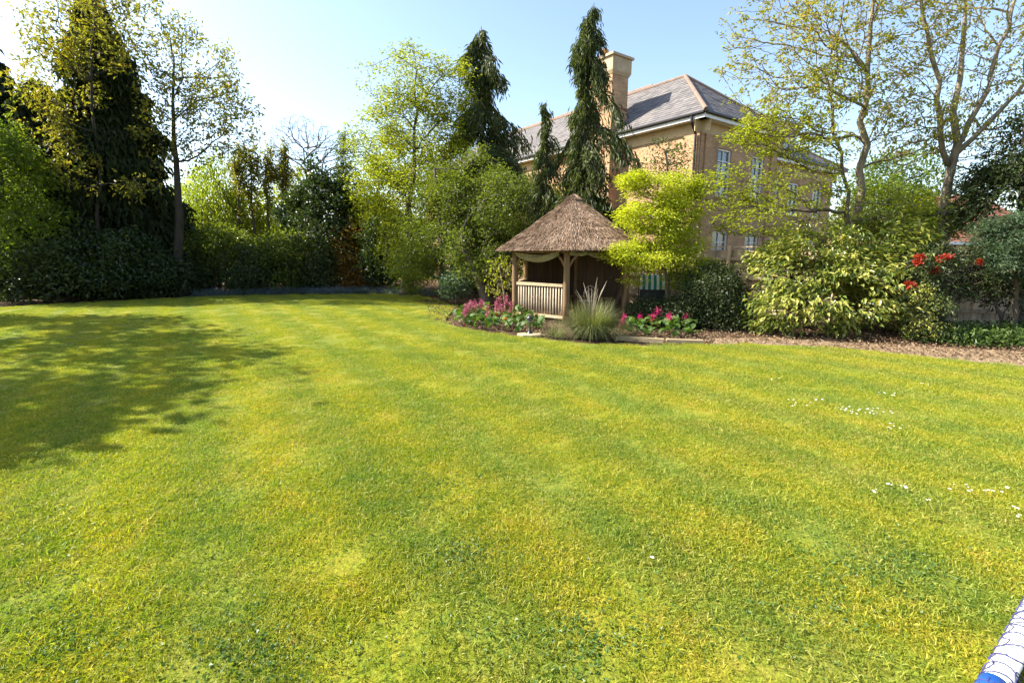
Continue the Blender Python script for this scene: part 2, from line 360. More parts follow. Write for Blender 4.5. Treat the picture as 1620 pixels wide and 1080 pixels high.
def plant(name, label, cat, base, blobs, n=400, trunk=None, tr=.15, top_r=.03, leaf='green', L=.12, W=.06, per=20, spread=(.3, .3, .2), orient='mixed',
          bark='bark', bf=.35, shell=1.0, clump=.25, clear=.35, group=None, parts=('trunk', 'crown'), tip=.006, inner=.4, stuff_name=None, twig=True, hang=0, nseg=12):
    """woody plant: trunk polyline + balanced spanning tree of branches inside the crown volumes + leaves round the twigs"""
    base = np.array([base[0], base[1], 0.0])
    root = empty(name, tuple(base), label=label, cat=cat, group=group)
    if trunk is None:
        top = np.max([b[2] for b in blobs]); c = blobs[0]
        trunk = [base, base+np.array([(c[0]-base[0])*.3, (c[1]-base[1])*.3, top*.45]), np.array([c[0], c[1], top])]
    trunks = trunk if isinstance(trunk[0], list) else [trunk]
    NX, NP, NL, OK, tw, TR = [], [], [], [], MB(), []
    for ti, tk in enumerate(trunks):
        tk = np.array(tk); seg = np.linalg.norm(np.diff(tk, axis=0), axis=1); cum = np.r_[0, np.cumsum(seg)]
        s = np.linspace(0, cum[-1], nseg+1); 
        pts = np.stack([np.interp(s, cum, tk[:, k]) for k in range(3)], 1)
        for _ in range(2): pts[1:-1] = .5*pts[1:-1]+.25*(pts[:-2]+pts[2:])
        pts[1:-1] += rng.normal(size=(len(pts)-2, 3))*np.array([1, 1, .3])*cum[-1]*.006
        f = 1-s/cum[-1]; r = top_r+(tr*(1 if ti == 0 else .4)-top_r)*f**(.9 if ti else 1.25)
        if ti == 0: r[0] *= 1.35; r[1] *= 1.05
        tw.tube([tuple(p-base) for p in pts], list(r), 10)
        o = len(NX)
        for i, p in enumerate(pts):
            NX.append(p); NP.append(-1 if i == 0 else o+i-1); NL.append(s[i]*.55); OK.append(s[i]/cum[-1] >= clear); TR.append(r[i])
    tw.build(parts[0], M[bark], root, smooth=True)
    P = sample_blobs(blobs, n, shell, clump)
    if orient == 'up' or True: pass
    X, par = mst(NX, NP, NL, OK, P, bf); n0 = len(NX); N = len(X)
    ch = [[] for _ in range(N)]
    for i in range(n0, N): ch[par[i]].append(i)
    rad = np.full(N, tip)
    for i in range(N-1, n0-1, -1):
        if ch[i]: rad[i] = (sum(rad[c]**2.4 for c in ch[i]))**(1/2.4)*1.02
    mxr = rad[n0:].max(); lim = tr*.55
    if mxr > lim: e = np.log(lim/tip)/np.log(mxr/tip); rad[n0:] = tip*(rad[n0:]/tip)**e
    # smooth
    for _ in range(2):
        Y = X.copy()
        for i in range(n0, N):
            if ch[i]: h = max(ch[i], key=lambda c: rad[c]); Y[i] = .5*X[i]+.25*(X[par[i]]+X[h])
        X = Y
    idx = np.arange(n0, N); A = X[par[idx]]; B = X[idx]
    if twig:
        pa = par[idx]; ra = np.minimum(rad[idx]*1.12, np.where(pa < n0, np.array(TR+[0]*(N-n0))[pa]*.8, 9)); 
        # insert a bowed midpoint so that branches curve
        mid = (A+B)/2; ln = np.linalg.norm(B-A, axis=1)[:, None]; mid = mid+rng.normal(size=mid.shape)*ln*.05; mid[:, 2] -= ln[:, 0]*.05
        rm = (ra+rad[idx])/2; V1, F1 = tubes_geo(np.concatenate([A, mid]), np.concatenate([mid, B]), np.r_[ra, rm], np.r_[rm, rad[idx]*.98], 5 if tip > .008 else 4)
        link('branches' , np_mesh('branches', V1-base, F1, [M[bark]], True), root); TRI[0] += len(F1)*2
    if per > 0 and leaf:
        thin = rad[idx] <= tip*2.2; A2, B2 = A[thin], B[thin]; istip = np.array([not ch[i] for i in idx[thin]])
        k = np.where(istip, per, int(per*inner)); rep = np.repeat(np.arange(len(A2)), k); t = rng.random(len(rep))**.6
        c = A2[rep]+(B2-A2)[rep]*(.35+.65*t)[:, None]; off = rng.normal(size=c.shape)*np.array(spread)*.5
        pos = c+off; 
        if hang: pos[:, 2] -= rng.random(len(pos))**1.3*hang
        pos = pos[pos[:, 2] > .03]
        cen = np.array([np.mean([b[0] for b in blobs]), np.mean([b[1] for b in blobs]), np.mean([b[2] for b in blobs])])
        out = nrm(pos-cen); m = len(pos); rn = rng.normal(size=(m, 3))
        if orient == 'up': D = nrm(out*np.array([.7, .7, .1])+rn*np.array([.8, .8, .25])+np.array([0, 0, -.15])); Nn = np.array([0, 0, 1.])+rn[:, ::-1]*.35
        elif orient == 'droop': D = nrm(out*np.array([.5, .5, 0])+rn*.3+np.array([0, 0, -.9])); Nn = out+rng.normal(size=(m, 3))*.5
        elif orient == 'out': D = nrm(out*.8+rn*.5+np.array([0, 0, -.1])); Nn = np.array([0, 0, 1.])+rng.normal(size=(m, 3))*.6
        elif orient == 'laurel': D = nrm(out*np.array([1, 1, .3])+rn*.45+np.array([0, 0, -.35])); Nn = np.array([0, 0, .9])+out*.6+rng.normal(size=(m, 3))*.35
        else: D = nrm(out*.3+rn*.8+np.array([0, 0, -.1])); Nn = np.array([0, 0, .8])+out*.4+rng.normal(size=(m, 3))*.8
        sz = .65+.7*rng.random(m)
        V2, F2 = leaves_geo(pos, D, Nn, L*sz, W*sz)
        cr = link(parts[1], np_mesh(parts[1], V2-base, F2, [M[leaf]]), root); TRI[0] += len(F2)
    return root, X, rad, ch, n0

def pb(px, py, Y, rx, ry, depth=None):
    """ellipsoid of half width rx and half height ry (photo pixels) centred on a photo pixel at distance Y"""
    c = at(px, py, Y); ax = Y*ct-(c[2]-CAM_H)*st; s = ax/FPX
    return (c[0], c[1], c[2], rx*s, depth or rx*s, ry*s)

def conifer(name, label, base, top, widths, leaf='cedar', lean=(0, 0), nb=120, spray=22, Ls=.34, Ws=.07, droop=.35, cat='conifer tree', group=None, gap=.25, bark='barkdark', tr=.2, z0=.5, tiers=0):
    """drooping conifer: trunk + arching branches hung with sprays. widths: list of (height fraction, radius)"""
    root = empty(name, (base[0], base[1], 0), label=label, cat=cat, group=group)
    H = top; hs = np.array([w_[0] for w_ in widths]); ws_ = np.array([w_[1] for w_ in widths])
    zz = np.linspace(0, H, 16); tp = [(lean[0]*(z/H)**1.5, lean[1]*(z/H)**1.5, z) for z in zz]
    MB().tube(tp, list(tr*(1-zz/H*.93)), 8).build('trunk', M[bark], root, smooth=True)
    A, B, ra, rb, LP, LD, LN, LL = [], [], [], [], [], [], [], []
    for i in range(nb):
        z = z0+(H-z0)*(i+rng.random())/nb; az = rng.random()*2*math.pi
        if tiers: tz = (H-z0)/tiers; z = z0+(math.floor((z-z0)/tz)+.5)*tz+rng.normal()*tz*.10; az = (math.floor(z*1.7)*2.4+rng.integers(0, 4)*1.57+rng.normal()*.28) % 6.283; z = min(z, H*.995)
        f = z/H
        w_ = np.interp(f, hs, ws_)*(1-gap+gap*1.7*rng.random()**1.6)*(1+.25*math.sin(az*3+z*1.7))
        o = np.array([lean[0]*f**1.5, lean[1]*f**1.5, z]); d = np.array([math.cos(az), math.sin(az), 0])
        k = 7; pts = [o+d*w_*t+np.array([0, 0, w_*(.28*t-(.28+droop)*t*t)]) for t in np.linspace(0, 1, k)]
        r0 = .012+.018*w_
        for a_ in range(k-1):
            A.append(pts[a_]); B.append(pts[a_+1]); ra.append(r0*(1-a_/k)); rb.append(r0*(1-(a_+1)/k))
        m = max(8, int(spray*w_/1.0*(1+.3*rng.random()))); t = .12+.88*rng.random(m)**.75; side = rng.normal(size=m)*.16*w_*t
        pd = np.array([-d[1], d[0], 0])
        c = o+np.outer(t*w_, d)+np.outer(side, pd); c[:, 2] += w_*(.28*t-(.28+droop)*t*t)
        for j in range(4):
            q = c+rng.normal(size=c.shape)*np.array([.05, .05, .04]); q[:, 2] -= j*Ls*.42*(.5+rng.random(m))
            LP.append(q); LD.append(nrm(d*(.55-.12*j)+rng.normal(size=c.shape)*.28+np.array([0, 0, -.9]))); LN.append(d+rng.normal(size=c.shape)*.7); LL.append(Ls*(.6+.7*rng.random(m))*(1-.1*j))
    V, F = tubes_geo(np.array(A), np.array(B), np.array(ra), np.array(rb), 4)
    link('branches', np_mesh('branches', V, F, [M[bark]], True), root)
    LL = np.concatenate(LL)
    V, F = leaves_geo(np.concatenate(LP), np.concatenate(LD), np.concatenate(LN), LL, LL*Ws/Ls, .3, .2)
    ok = V[:, 2].reshape(-1, 4).min(1) > .02; V = V.reshape(-1, 4, 3)[ok].reshape(-1, 3); F = np.concatenate([np.arange(len(V)//4)[:, None]*4+np.array([[0, 1, 2]]), np.arange(len(V)//4)[:, None]*4+np.array([[0, 2, 3]])])
    link('crown', np_mesh('crown', V, F, [M[leaf]]), root); TRI[0] += len(F)
    return root

# ================================================================== SETTING
def sheet(name, poly, z, m, kind='structure', res=None):
    me = bpy.data.meshes.new(name); me.from_pydata([(x, y, z) for x, y in poly], [], [list(range(len(poly)))]); me.materials.append(m)
    return link(name, me, kind=kind)
sheet('ground', [(-300, -60), (300, -60), (300, 400), (-300, 400)], -.03, M['soil'])
edge_px = [(0, 487), (60, 483), (150, 478), (300, 470), (450, 466), (600, 465), (660, 467), (690, 472), (712, 481), (716, 492), (706, 503), (704, 510), (722, 518), (760, 526), (830, 534), (900, 541), (960, 547), (1030, 548), (1110, 546), (1180, 545), (1240, 546), (1330, 552), (1450, 565), (1540, 573), (1620, 580), (1760, 596), (1960, 625)]
edge = [g(*p) for p in edge_px]
# smooth the edge a little with extra points
ed = np.array(edge); s = np.r_[0, np.cumsum(np.linalg.norm(np.diff(ed, axis=0), axis=1))]; ss = np.linspace(0, s[-1], 160)
ed = np.stack([np.interp(ss, s, ed[:, k]) for k in (0, 1)], 1)
for _ in range(4): ed[1:-1] = .5*ed[1:-1]+.25*(ed[:-2]+ed[2:])
lawn_poly = [(-30, 13)]+[tuple(p) for p in ed]+[(26, 4), (26, -12), (-30, -12)]
sheet('lawn', lawn_poly, .012, M['turf'])
# gravel path along the right border
pth = [(4.0, 9.5), (4.4, 10.3), (5.6, 10.35), (6.6, 10.0), (7.6, 9.5), (8.8, 9.1), (10.5, 8.6), (14, 7.7), (20, 6.2), (26, 4.4), (26, 3.9), (14, 5.2), (9.0, 6.9), (6.5, 8.3), (5, 9.0)]
sheet('gravel_path', pth, -.012, M['path'])
sheet('field', [(-120, 34), (120, 34), (120, 300), (-120, 300)], -.02, M['turf'])

# ---- turf blades
def inside(P, poly):
    x, y = P[:, 0], P[:, 1]; r = np.zeros(len(P), bool); q = np.array(poly); j = len(q)-1
    for i in range(len(q)):
        c = ((q[i, 1] > y) != (q[j, 1] > y)) & (x < (q[j, 0]-q[i, 0])*(y-q[i, 1])/(q[j, 1]-q[i, 1]+1e-12)+q[i, 0]); r ^= c; j = i
    return r
def tuft_mesh(nb, rad, h, w_, name):
    a = rng.random(nb)*2*math.pi; r = np.sqrt(rng.random(nb))*rad
    P = np.stack([r*np.cos(a), r*np.sin(a), np.full(nb, .004)], 1)
    lean = nrm(np.stack([rng.normal(size=nb), rng.normal(size=nb), np.abs(rng.normal(size=nb))*.7+.75], 1))
    hh = h*(.5+.8*rng.random(nb)); S = nrm(np.cross(lean, np.stack([rng.normal(size=nb), rng.normal(size=nb), rng.normal(size=nb)*.2], 1)))
    ww = (w_*(.6+.8*rng.random(nb)))[:, None]; out = lean*np.array([1.2, 1.2, 0])
    mid = P+lean*hh[:, None]*.55; tip = P+lean*hh[:, None]*.85+out*hh[:, None]*.35
    V = np.stack([P-S*ww/2, P+S*ww/2, mid+S*ww*.42, mid-S*ww*.42, tip], 1).reshape(-1, 3)
    i = np.arange(nb)[:, None]*5
    F = np.concatenate([i+np.array([[0, 1, 2]]), i+np.array([[0, 2, 3]]), i+np.array([[3, 2, 4]])])
    return np_mesh(name, V, F, [M['blade']])
def grass_scatter(name, P, rot, scl, var, tufts, kind='stuff'):
    me = bpy.data.meshes.new(name); me.vertices.add(len(P)); me.vertices.foreach_set('co', np.asarray(P, np.float32).ravel())
    for nm, dat in (('rz', rot), ('sc', scl)):
        at_ = me.attributes.new(nm, 'FLOAT', 'POINT'); at_.data.foreach_set('value', np.asarray(dat, np.float32))
    at_ = me.attributes.new('vr', 'INT', 'POINT'); at_.data.foreach_set('value', np.asarray(var, np.int32))
    o = link(name, me, kind=kind)
    coll = bpy.data.collections.new(name+'_tufts')
    for t in tufts: coll.objects.link(bpy.data.objects.new('tuft', t))
    ng = bpy.data.node_groups.new(name, 'GeometryNodeTree'); ng.interface.new_socket('Geometry', in_out='INPUT', socket_type='NodeSocketGeometry'); ng.interface.new_socket('Geometry', in_out='OUTPUT', socket_type='NodeSocketGeometry')
    n, l = ng.nodes, ng.links; gi = n.new('NodeGroupInput'); go = n.new('NodeGroupOutput'); ip = n.new('GeometryNodeInstanceOnPoints')
    ci = n.new('GeometryNodeCollectionInfo'); ci.inputs[0].default_value = coll; ci.inputs['Separate Children'].default_value = True; ci.inputs['Reset Children'].default_value = True
    def attr(nm, ty):
        a = n.new('GeometryNodeInputNamedAttribute'); a.data_type = ty; a.inputs[0].default_value = nm; return a.outputs[0]
    cx = n.new('ShaderNodeCombineXYZ'); l.new(attr('rz', 'FLOAT'), cx.inputs[2]); mp = n.new('GeometryNodeMeshToPoints')
    l.new(gi.outputs[0], mp.inputs[0]); l.new(mp.outputs[0], ip.inputs['Points']); l.new(ci.outputs[0], ip.inputs['Instance']); ip.inputs['Pick Instance'].default_value = True
    l.new(attr('vr', 'INT'), ip.inputs['Instance Index']); l.new(cx.outputs[0], ip.inputs['Rotation']); l.new(attr('sc', 'FLOAT'), ip.inputs['Scale']); l.new(ip.outputs[0], go.inputs[0])
    md = o.modifiers.new('scatter', 'NODES'); md.node_group = ng
    return o
tufts = [tuft_mesh(330, .19, .027, .0042, 'tuft') for _ in range(4)]+[tuft_mesh(330, .19, .036, .0044, 'tuft')]
area = []
for (y0, y1, dens) in ((1.0, 5.0, 52), (5.0, 9, 32), (9, 14, 20), (14, 22, 12)):
    half = y1*1.12+1.2; nn = int((y1-y0)*2*half*dens); q = np.stack([rng.uniform(-half, half, nn), rng.uniform(y0, y1, nn)], 1); area.append(q)
Q = np.concatenate(area); Q = Q[inside(Q, lawn_poly)]
zv = np.array([noise.noise(Vector((x*.9, y*.9, 3.3))) for x, y in Q])
var = rng.integers(0, len(tufts), len(Q))
scl = (.75+.5*rng.random(len(Q)))*np.clip(.95+zv*.35, .85, 1.25)
grass_scatter('grass', np.c_[Q, np.full(len(Q), .014)], rng.random(len(Q))*6.28, scl, var, tufts)
tag(bpy.data.objects['grass'], 'short mown yellow-green grass covering the whole lawn', 'grass')

# ================================================================== HOUSE
C0 = np.array([7.35, 20.0, 0]); D1 = np.array([-.5878, .8090, 0]); D2 = np.array([.8090, .5878, 0]); UZ = np.array([0, 0, 1.])
house = empty('brick_house', tuple(C0), label='large buff brick house with grey slate hipped roof and tall chimney behind the garden fence', cat='house')
def hp(a, b, z, o=C0): return o+D1*a+D2*b+UZ*z-C0   # local coordinates of the house
def wall(name, p0, d, length, z0, z1, opens, mat, parent, thick=.3, inward=None):
    """masonry wall in panels round its openings, with reveals. opens: (s0,s1,z0,z1)"""
    V, F, UVs = [], [], []
    def quad(a, b, c, e, uv):
        k = len(V); V.extend([a, b, c, e]); F.append([k, k+1, k+2, k+3]); UVs.extend(uv)
    xs = sorted({0, length, *[o[0] for o in opens], *[o[1] for o in opens]}); zs = sorted({z0, z1, *[o[2] for o in opens], *[o[3] for o in opens]})
    for i in range(len(xs)-1):
        for j in range(len(zs)-1):
            xm, zm = (xs[i]+xs[i+1])/2, (zs[j]+zs[j+1])/2
            if any(o[0] < xm < o[1] and o[2] < zm < o[3] for o in opens): continue
            u0, u1, v0, v1 = xs[i], xs[i+1], zs[j], zs[j+1]
            quad(p0+d*u0+UZ*v0, p0+d*u1+UZ*v0, p0+d*u1+UZ*v1, p0+d*u0+UZ*v1, [(u0, v0), (u1, v0), (u1, v1), (u0, v1)])
    for (a, b, c, e) in opens:
        for (s0, t0, s1, t1) in ((a, c, b, c), (b, c, b, e), (b, e, a, e), (a, e, a, c)):
            quad(p0+d*s0+UZ*t0, p0+d*s1+UZ*t1, p0+d*s1+UZ*t1+inward*thick, p0+d*s0+UZ*t0+inward*thick, [(0, 0), (1, 0), (1, .3), (0, .3)])
    return link(name, np_mesh(name, V, F, [mat], uv=UVs), parent)
def window(p0, d, s0, s1, z0, z1, inward, parent, cols=2, rows=3):
    c = p0+inward*.1; f = MB(); w_ = .07
    P_ = lambda s_, z, k=0: tuple(c+d*s_+UZ*z+inward*k)
    f.bar(P_(s0, z0+w_/2), P_(s1, z0+w_/2), .08, w_); f.bar(P_(s0, z1-w_/2), P_(s1, z1-w_/2), .08, w_)
    f.bar(P_(s0+w_/2, z0+w_), P_(s0+w_/2, z1-w_), .08, w_, up=tuple(d)); f.bar(P_(s1-w_/2, z0+w_), P_(s1-w_/2, z1-w_), .08, w_, up=tuple(d))
    wn = f.build('window', M['white'], parent)
    b = MB(); 
    for i in range(1, cols): s_ = s0+(s1-s0)*i/cols; b.bar(P_(s_, z0+w_), P_(s_, z1-w_), .05, .035, up=tuple(d))
    for j in range(1, rows): z = z0+(z1-z0)*j/rows; b.bar(P_(s0+w_, z, -.003), P_(s1-w_, z, -.003), .05, .05 if rows == 2 else .03)
    b.build('glazing_bar', M['white'], wn)
    g_ = MB(); g_.add([P_(s0+w_, z0+w_, .02), P_(s1-w_, z0+w_, .02), P_(s1-w_, z1-w_, .02), P_(s0+w_, z1-w_, .02)], [(0, 1, 2, 3)]); g_.build('pane', M['glass'], wn)
    s_ = MB(); s_.box(tuple(p0+d*(s0+s1)/2+UZ*(z0-.04)-inward*.0), (s1-s0+.16, .16, .075), math.atan2(d[1], d[0])); s_.build('sill', M['stone'], wn)
EV = 6.85; WL, WW = 24.0, 6.0
# left (sunny) wall of the wing along D1 and its end wall along D2
op1 = [(3.2, 4.3, 1.2, 2.6)]
w1 = wall('wall', hp(0, 0, 0), D1, WL, 0, EV, [(12, 13.2, 4.0, 5.5), (17, 18.2, 4.0, 5.5)], M['brick'], house, inward=D2)
op2 = [(1.3, 2.3, 4.1, 6.0), (1.3, 2.5, .9, 2.7), (4.0, 5.0, 4.1, 6.0), (3.9, 5.1, .9, 2.7)]
wall('wall', hp(0, 0, 0), D2, WW, 0, EV, op2, M['brick'], house, inward=D1)
wall('wall', hp(0, WW, 0), D1, WL, 0, EV, [], M['brick'], house, inward=-D2)
wall('wall', hp(WL, 0, 0), D2, WW, 0, EV, [], M['brick'], house, inward=-D1)
for o_ in op2: window(hp(0, 0, 0), D2, *o_, D1, house, 2, 4)
for o_ in [(12, 13.2, 4.0, 5.5), (17, 18.2, 4.0, 5.5)]: window(hp(0, 0, 0), D1, *o_, D2, house, 2, 3)
# corner pilaster strips (brick, 60 mm proud)
def pil(a, b, z0, z1, da, db):
    p = [hp(a-da, b-db, z0), hp(a+da, b-db, z0), hp(a+da, b+db, z0), hp(a-da, b+db, z0)]; q = [v+UZ*(z1-z0) for v in p]
    V, F, U = [], [], []
    for i in range(4):
        j = (i+1) % 4; k = len(V); L_ = np.linalg.norm(p[j]-p[i]); V += [p[i], p[j], q[j], q[i]]; F.append([k, k+1, k+2, k+3]); U += [(0, z0), (L_, z0), (L_, z1), (0, z1)]
    k = len(V); V += q; F.append([k, k+1, k+2, k+3]); U += [(0, 0), (.3, 0), (.3, .3), (0, .3)]
    return np_mesh('brickwork', V, F, [M['brick']], uv=U)
link('corner_pilaster', pil(.35, .0, 0, EV-.45, .35, .06), house); 
link('corner_pilaster', pil(.0, .55, 0, EV-.45, .07, .25), house)
link('corner_pilaster', pil(.0, 5.75, 0, EV-.45, .07, .25), house)
# cream frieze under the eaves, white fascia, soffit and black gutter
def eave_run(b0, b1, outv, z, parent=house, ov=.42):
    d = (b1-b0)/np.linalg.norm(b1-b0); ao = lambda p, o_, zz: tuple(p+outv*o_+UZ*zz)
    MB().bar(ao(b0, .012, z-.22), ao(b1, .012, z-.22), .03, .44).build('frieze', M['cream'], parent)
    b0e, b1e = b0-d*0, b1+d*0
    MB().bar(ao(b0e, ov/2, z+.015), ao(b1e, ov/2, z+.015), ov, .03).build('soffit', M['white'], parent)
    MB().bar(ao(b0e, ov, z+.085), ao(b1e, ov, z+.085), .03, .2).build('fascia', M['white'], parent)
    MB().tube([ao(b0e, ov+.07, z+.17), ao(b1e, ov+.07, z+.17)], .065, 8).build('gutter', M['black'], parent)
e = .42
CH0, CH1 = 4.05, 6.05     # chimney position along the left wall
eave_run(hp(-e, 0, 0), hp(CH0, 0, 0), -D2, EV); eave_run(hp(CH1, 0, 0), hp(WL, 0, 0), -D2, EV)
eave_run(hp(0, -e-.003, 0), hp(0, WW+e, 0), -D1, EV)
MB().tube([hp(.1, -e-.07, EV+.1), hp(.1, -e-.07, EV-.1), hp(.12, -.14, EV-.5), hp(.12, -.14, .2)], .05, 8).build('downpipe', M['black'], house)
# slates: a real course by course skin
def slates(A, B, Cc, Dd, mat, parent, ch=.22, tw=.3, name='slates'):
    """AB eave, DC top edge; quads between, lapped and slightly uneven"""
    A, B, Cc, Dd = map(np.array, (A, B, Cc, Dd)); nrmv = np.cross(B-A, Dd-A); nrmv /= np.linalg.norm(nrmv)
    if nrmv[2] < 0: nrmv = -nrmv
    hgt = np.linalg.norm(np.cross(B-A, Dd-A))/np.linalg.norm(B-A); nc = int(hgt/ch)+1; V, F = [], []
    for k in range(nc):
        t0, t1 = k/nc, (k+1)/nc+.02; L0, R0 = A+(Dd-A)*t0, B+(Cc-B)*t0; L1, R1 = A+(Dd-A)*t1, B+(Cc-B)*t1
        ln = np.linalg.norm(R0-L0); m = max(1, int(ln/tw)); ofs = (k % 2)*.5/m
        es = [0]+[min(1, max(0, (i+0)/m+ofs)) for i in range(1, m)]+[1]
        ln1 = np.linalg.norm(R1-L1)
        for i in range(len(es)-1):
            gp = .004/max(ln, .1); a, b = es[i]+gp, es[i+1]-gp
            if b <= a: continue
            lift = .022+rng.normal()*.004; q = len(V)
            # keep side joints running up the slope (perpendicular to the courses)
            u = (R0-L0)/max(ln, 1e-6); s1 = np.dot(L0+(R0-L0)*a-L1, u)/max(ln1, 1e-6); s2 = np.dot(L0+(R0-L0)*b-L1, u)/max(ln1, 1e-6)
            s1, s2 = min(1, max(0, s1)), min(1, max(0, s2))
            V += [L0+(R0-L0)*a+nrmv*lift, L0+(R0-L0)*b+nrmv*lift, L1+(R1-L1)*s2+nrmv*.004, L1+(R1-L1)*s1+nrmv*.004, L0+(R0-L0)*a, L0+(R0-L0)*b]
            F += [[q, q+1, q+2, q+3], [q+4, q+5, q+1, q]]
    return link(name, np_mesh(name, V, F, [mat]), parent, kind='stuff')
RI = 2.75; o = .5; ez = EV+.2; hw = WW/2
ra_ = hp(hw-.0, hw, ez+RI); rb_ = hp(WL-hw, hw, ez+RI)
c00, c01, c10, c11 = hp(-o, -o, ez), hp(-o, WW+o, ez), hp(WL+o, -o, ez), hp(WL+o, WW+o, ez)
roof = MB(); roof.add([c00-UZ*.03, c10-UZ*.03, c11-UZ*.03, c01-UZ*.03, ra_-UZ*.03, rb_-UZ*.03], [(0, 1, 5, 4), (1, 2, 5), (2, 3, 4, 5), (3, 0, 4)]); rf = roof.build('roof', M['slate'], house)
slates(c10, c00, ra_, rb_, M['slate'], rf); slates(c00, c01, ra_, ra_+D2*.02, M['slate'], rf); slates(c01, c11, rb_, ra_, M['slate'], rf)
def ridge(a, b, parent, r=.085): MB().tube([tuple(a+UZ*.03), tuple(b+UZ*.03)], r, 8).build('ridge_tiles', M['hip'], parent)
ridge(c00, ra_, rf); ridge(c01, ra_, rf); ridge(ra_, rb_, rf)
# raised rear roof whose ridge shows above the first
ra2 = hp(7.2, hw+1.5, ez+RI+.75); rb2 = hp(WL-3, hw+1.5, ez+RI+.75)
q0, q1, q2, q3 = hp(3.2, hw-2.2, ez+.9), hp(WL, hw-2.2, ez+.9), hp(WL, hw+6.0, ez), hp(3.2, hw+6.0, ez)
ra2 = hp(6.2, hw+1.6, ez+RI+.7); rb2 = hp(WL-3, hw+1.6, ez+RI+.7)
r2 = MB(); r2.add([q0, q1, q2, q3, ra2, rb2], [(0, 1, 5, 4), (1, 2, 5), (2, 3, 4, 5), (3, 0, 4)]); rr = r2.build('roof', M['slate'], house)
slates(q1, q0, ra2, rb2, M['slate'], rr); slates(q0, q3, ra2, ra2+D2*.02, M['slate'], rr); ridge(ra2, rb2, rr); ridge(q0, ra2, rr)
# chimney
def brickbox(name, a0, a1, b0, b1, z0, z1, mat, parent, top=True):
    p = [hp(a0, b0, z0), hp(a1, b0, z0), hp(a1, b1, z0), hp(a0, b1, z0)]; q = [v+UZ*(z1-z0) for v in p]; V, F, U = [], [], []
    for i in range(4):
        j = (i+1) % 4; k = len(V); L_ = np.linalg.norm(p[j]-p[i]); V += [p[i], p[j], q[j], q[i]]; F.append([k, k+1, k+2, k+3]); U += [(0, z0), (L_, z0), (L_, z1), (0, z1)]
    k = len(V); V += q; F.append([k, k+1, k+2, k+3]); U += [(0, 0), (1, 0), (1, 1), (0, 1)]
    return link(name, np_mesh(name, V, F, [mat], uv=U), parent)
CT = 10.3
chim = brickbox('chimney', CH0+.1, CH1-.1, -.62, .42, 0, CT-.75, M['brick'], house)
brickbox('string_course', CH0+.085, CH1-.085, -.635, .435, 8.15, 8.25, M['brickred'], chim)
def slab(name, z0, z1, gr, m, gr1=None):
    gr1 = gr if gr1 is None else gr1
    p = [hp(CH0+.1-gr, -.62-gr, z0), hp(CH1-.1+gr, -.62-gr, z0), hp(CH1-.1+gr, .42+gr, z0), hp(CH0+.1-gr, .42+gr, z0)]
    q = [hp(CH0+.1-gr1, -.62-gr1, z1), hp(CH1-.1+gr1, -.62-gr1, z1), hp(CH1-.1+gr1, .42+gr1, z1), hp(CH0+.1-gr1, .42+gr1, z1)]
    b = MB(); b.add(p+q, [(0, 3, 2, 1), (4, 5, 6, 7), (0, 1, 5, 4), (1, 2, 6, 5), (2, 3, 7, 6), (3, 0, 4, 7)]); b.build(name, M[m], chim)
slab('corbel', CT-.75, CT-.6, .02, 'stone', .09); slab('cap_block', CT-.6, CT-.03, .09, 'stone'); slab('cap_slab', CT-.03, CT+.07, .17, 'stone')
MB().lathe(hp(CH0+1.15, -.1, CT+.07), [(.2, 0), (.17, .12), (.15, .3), (.17, .42), (.22, .45), (.22, .52), (.16, .53), (.13, .3)], 14).build('chimney_pot', M['terra'], chim, smooth=True)
# second, lower block to the right with two dormers
E2 = 6.1; a0 = .5; L2 = 7.6; W2 = 9
p0 = hp(a0, WW, 0); op3 = [(.5, 1.5, 3.7, 5.3), (2.6, 3.7, 3.7, 5.3), (5.3, 6.4, 3.7, 5.3), (.5, 1.7, .8, 2.5), (3, 4.2, .8, 2.5), (5.5, 6.6, .8, 2.5)]
wall('wall', p0, D2, L2, 0, E2, op3, M['brick'], house, inward=D1)
for o_ in op3: window(p0, D2, *o_, D1, house, 2, 3)
wall('wall', hp(a0, WW+L2, 0), D1, W2, 0, E2, [], M['brick'], house, inward=-D2)
eave_run(hp(a0, WW+.003, 0), hp(a0, WW+L2+e, 0), -D1, E2)
k0, k1, k2, k3 = hp(a0-o, WW, E2+.2), hp(a0-o, WW+L2+o, E2+.2), hp(a0+W2, WW+L2+o, E2+.2), hp(a0+W2, WW, E2+.2)
m0, m1 = hp(a0+4, WW, E2+3.2), hp(a0+4, WW+L2-3.8, E2+3.2)
r3 = MB(); r3.add([k0, k1, k2, k3, m0, m1], [(0, 1, 5, 4), (1, 2, 5), (2, 3, 4, 5)]); r3o = r3.build('roof', M['slate'], house)
slates(k0, k1, m1, m0, M['slate'], r3o); ridge(k1, m1, r3o); ridge(m0, m1, r3o)
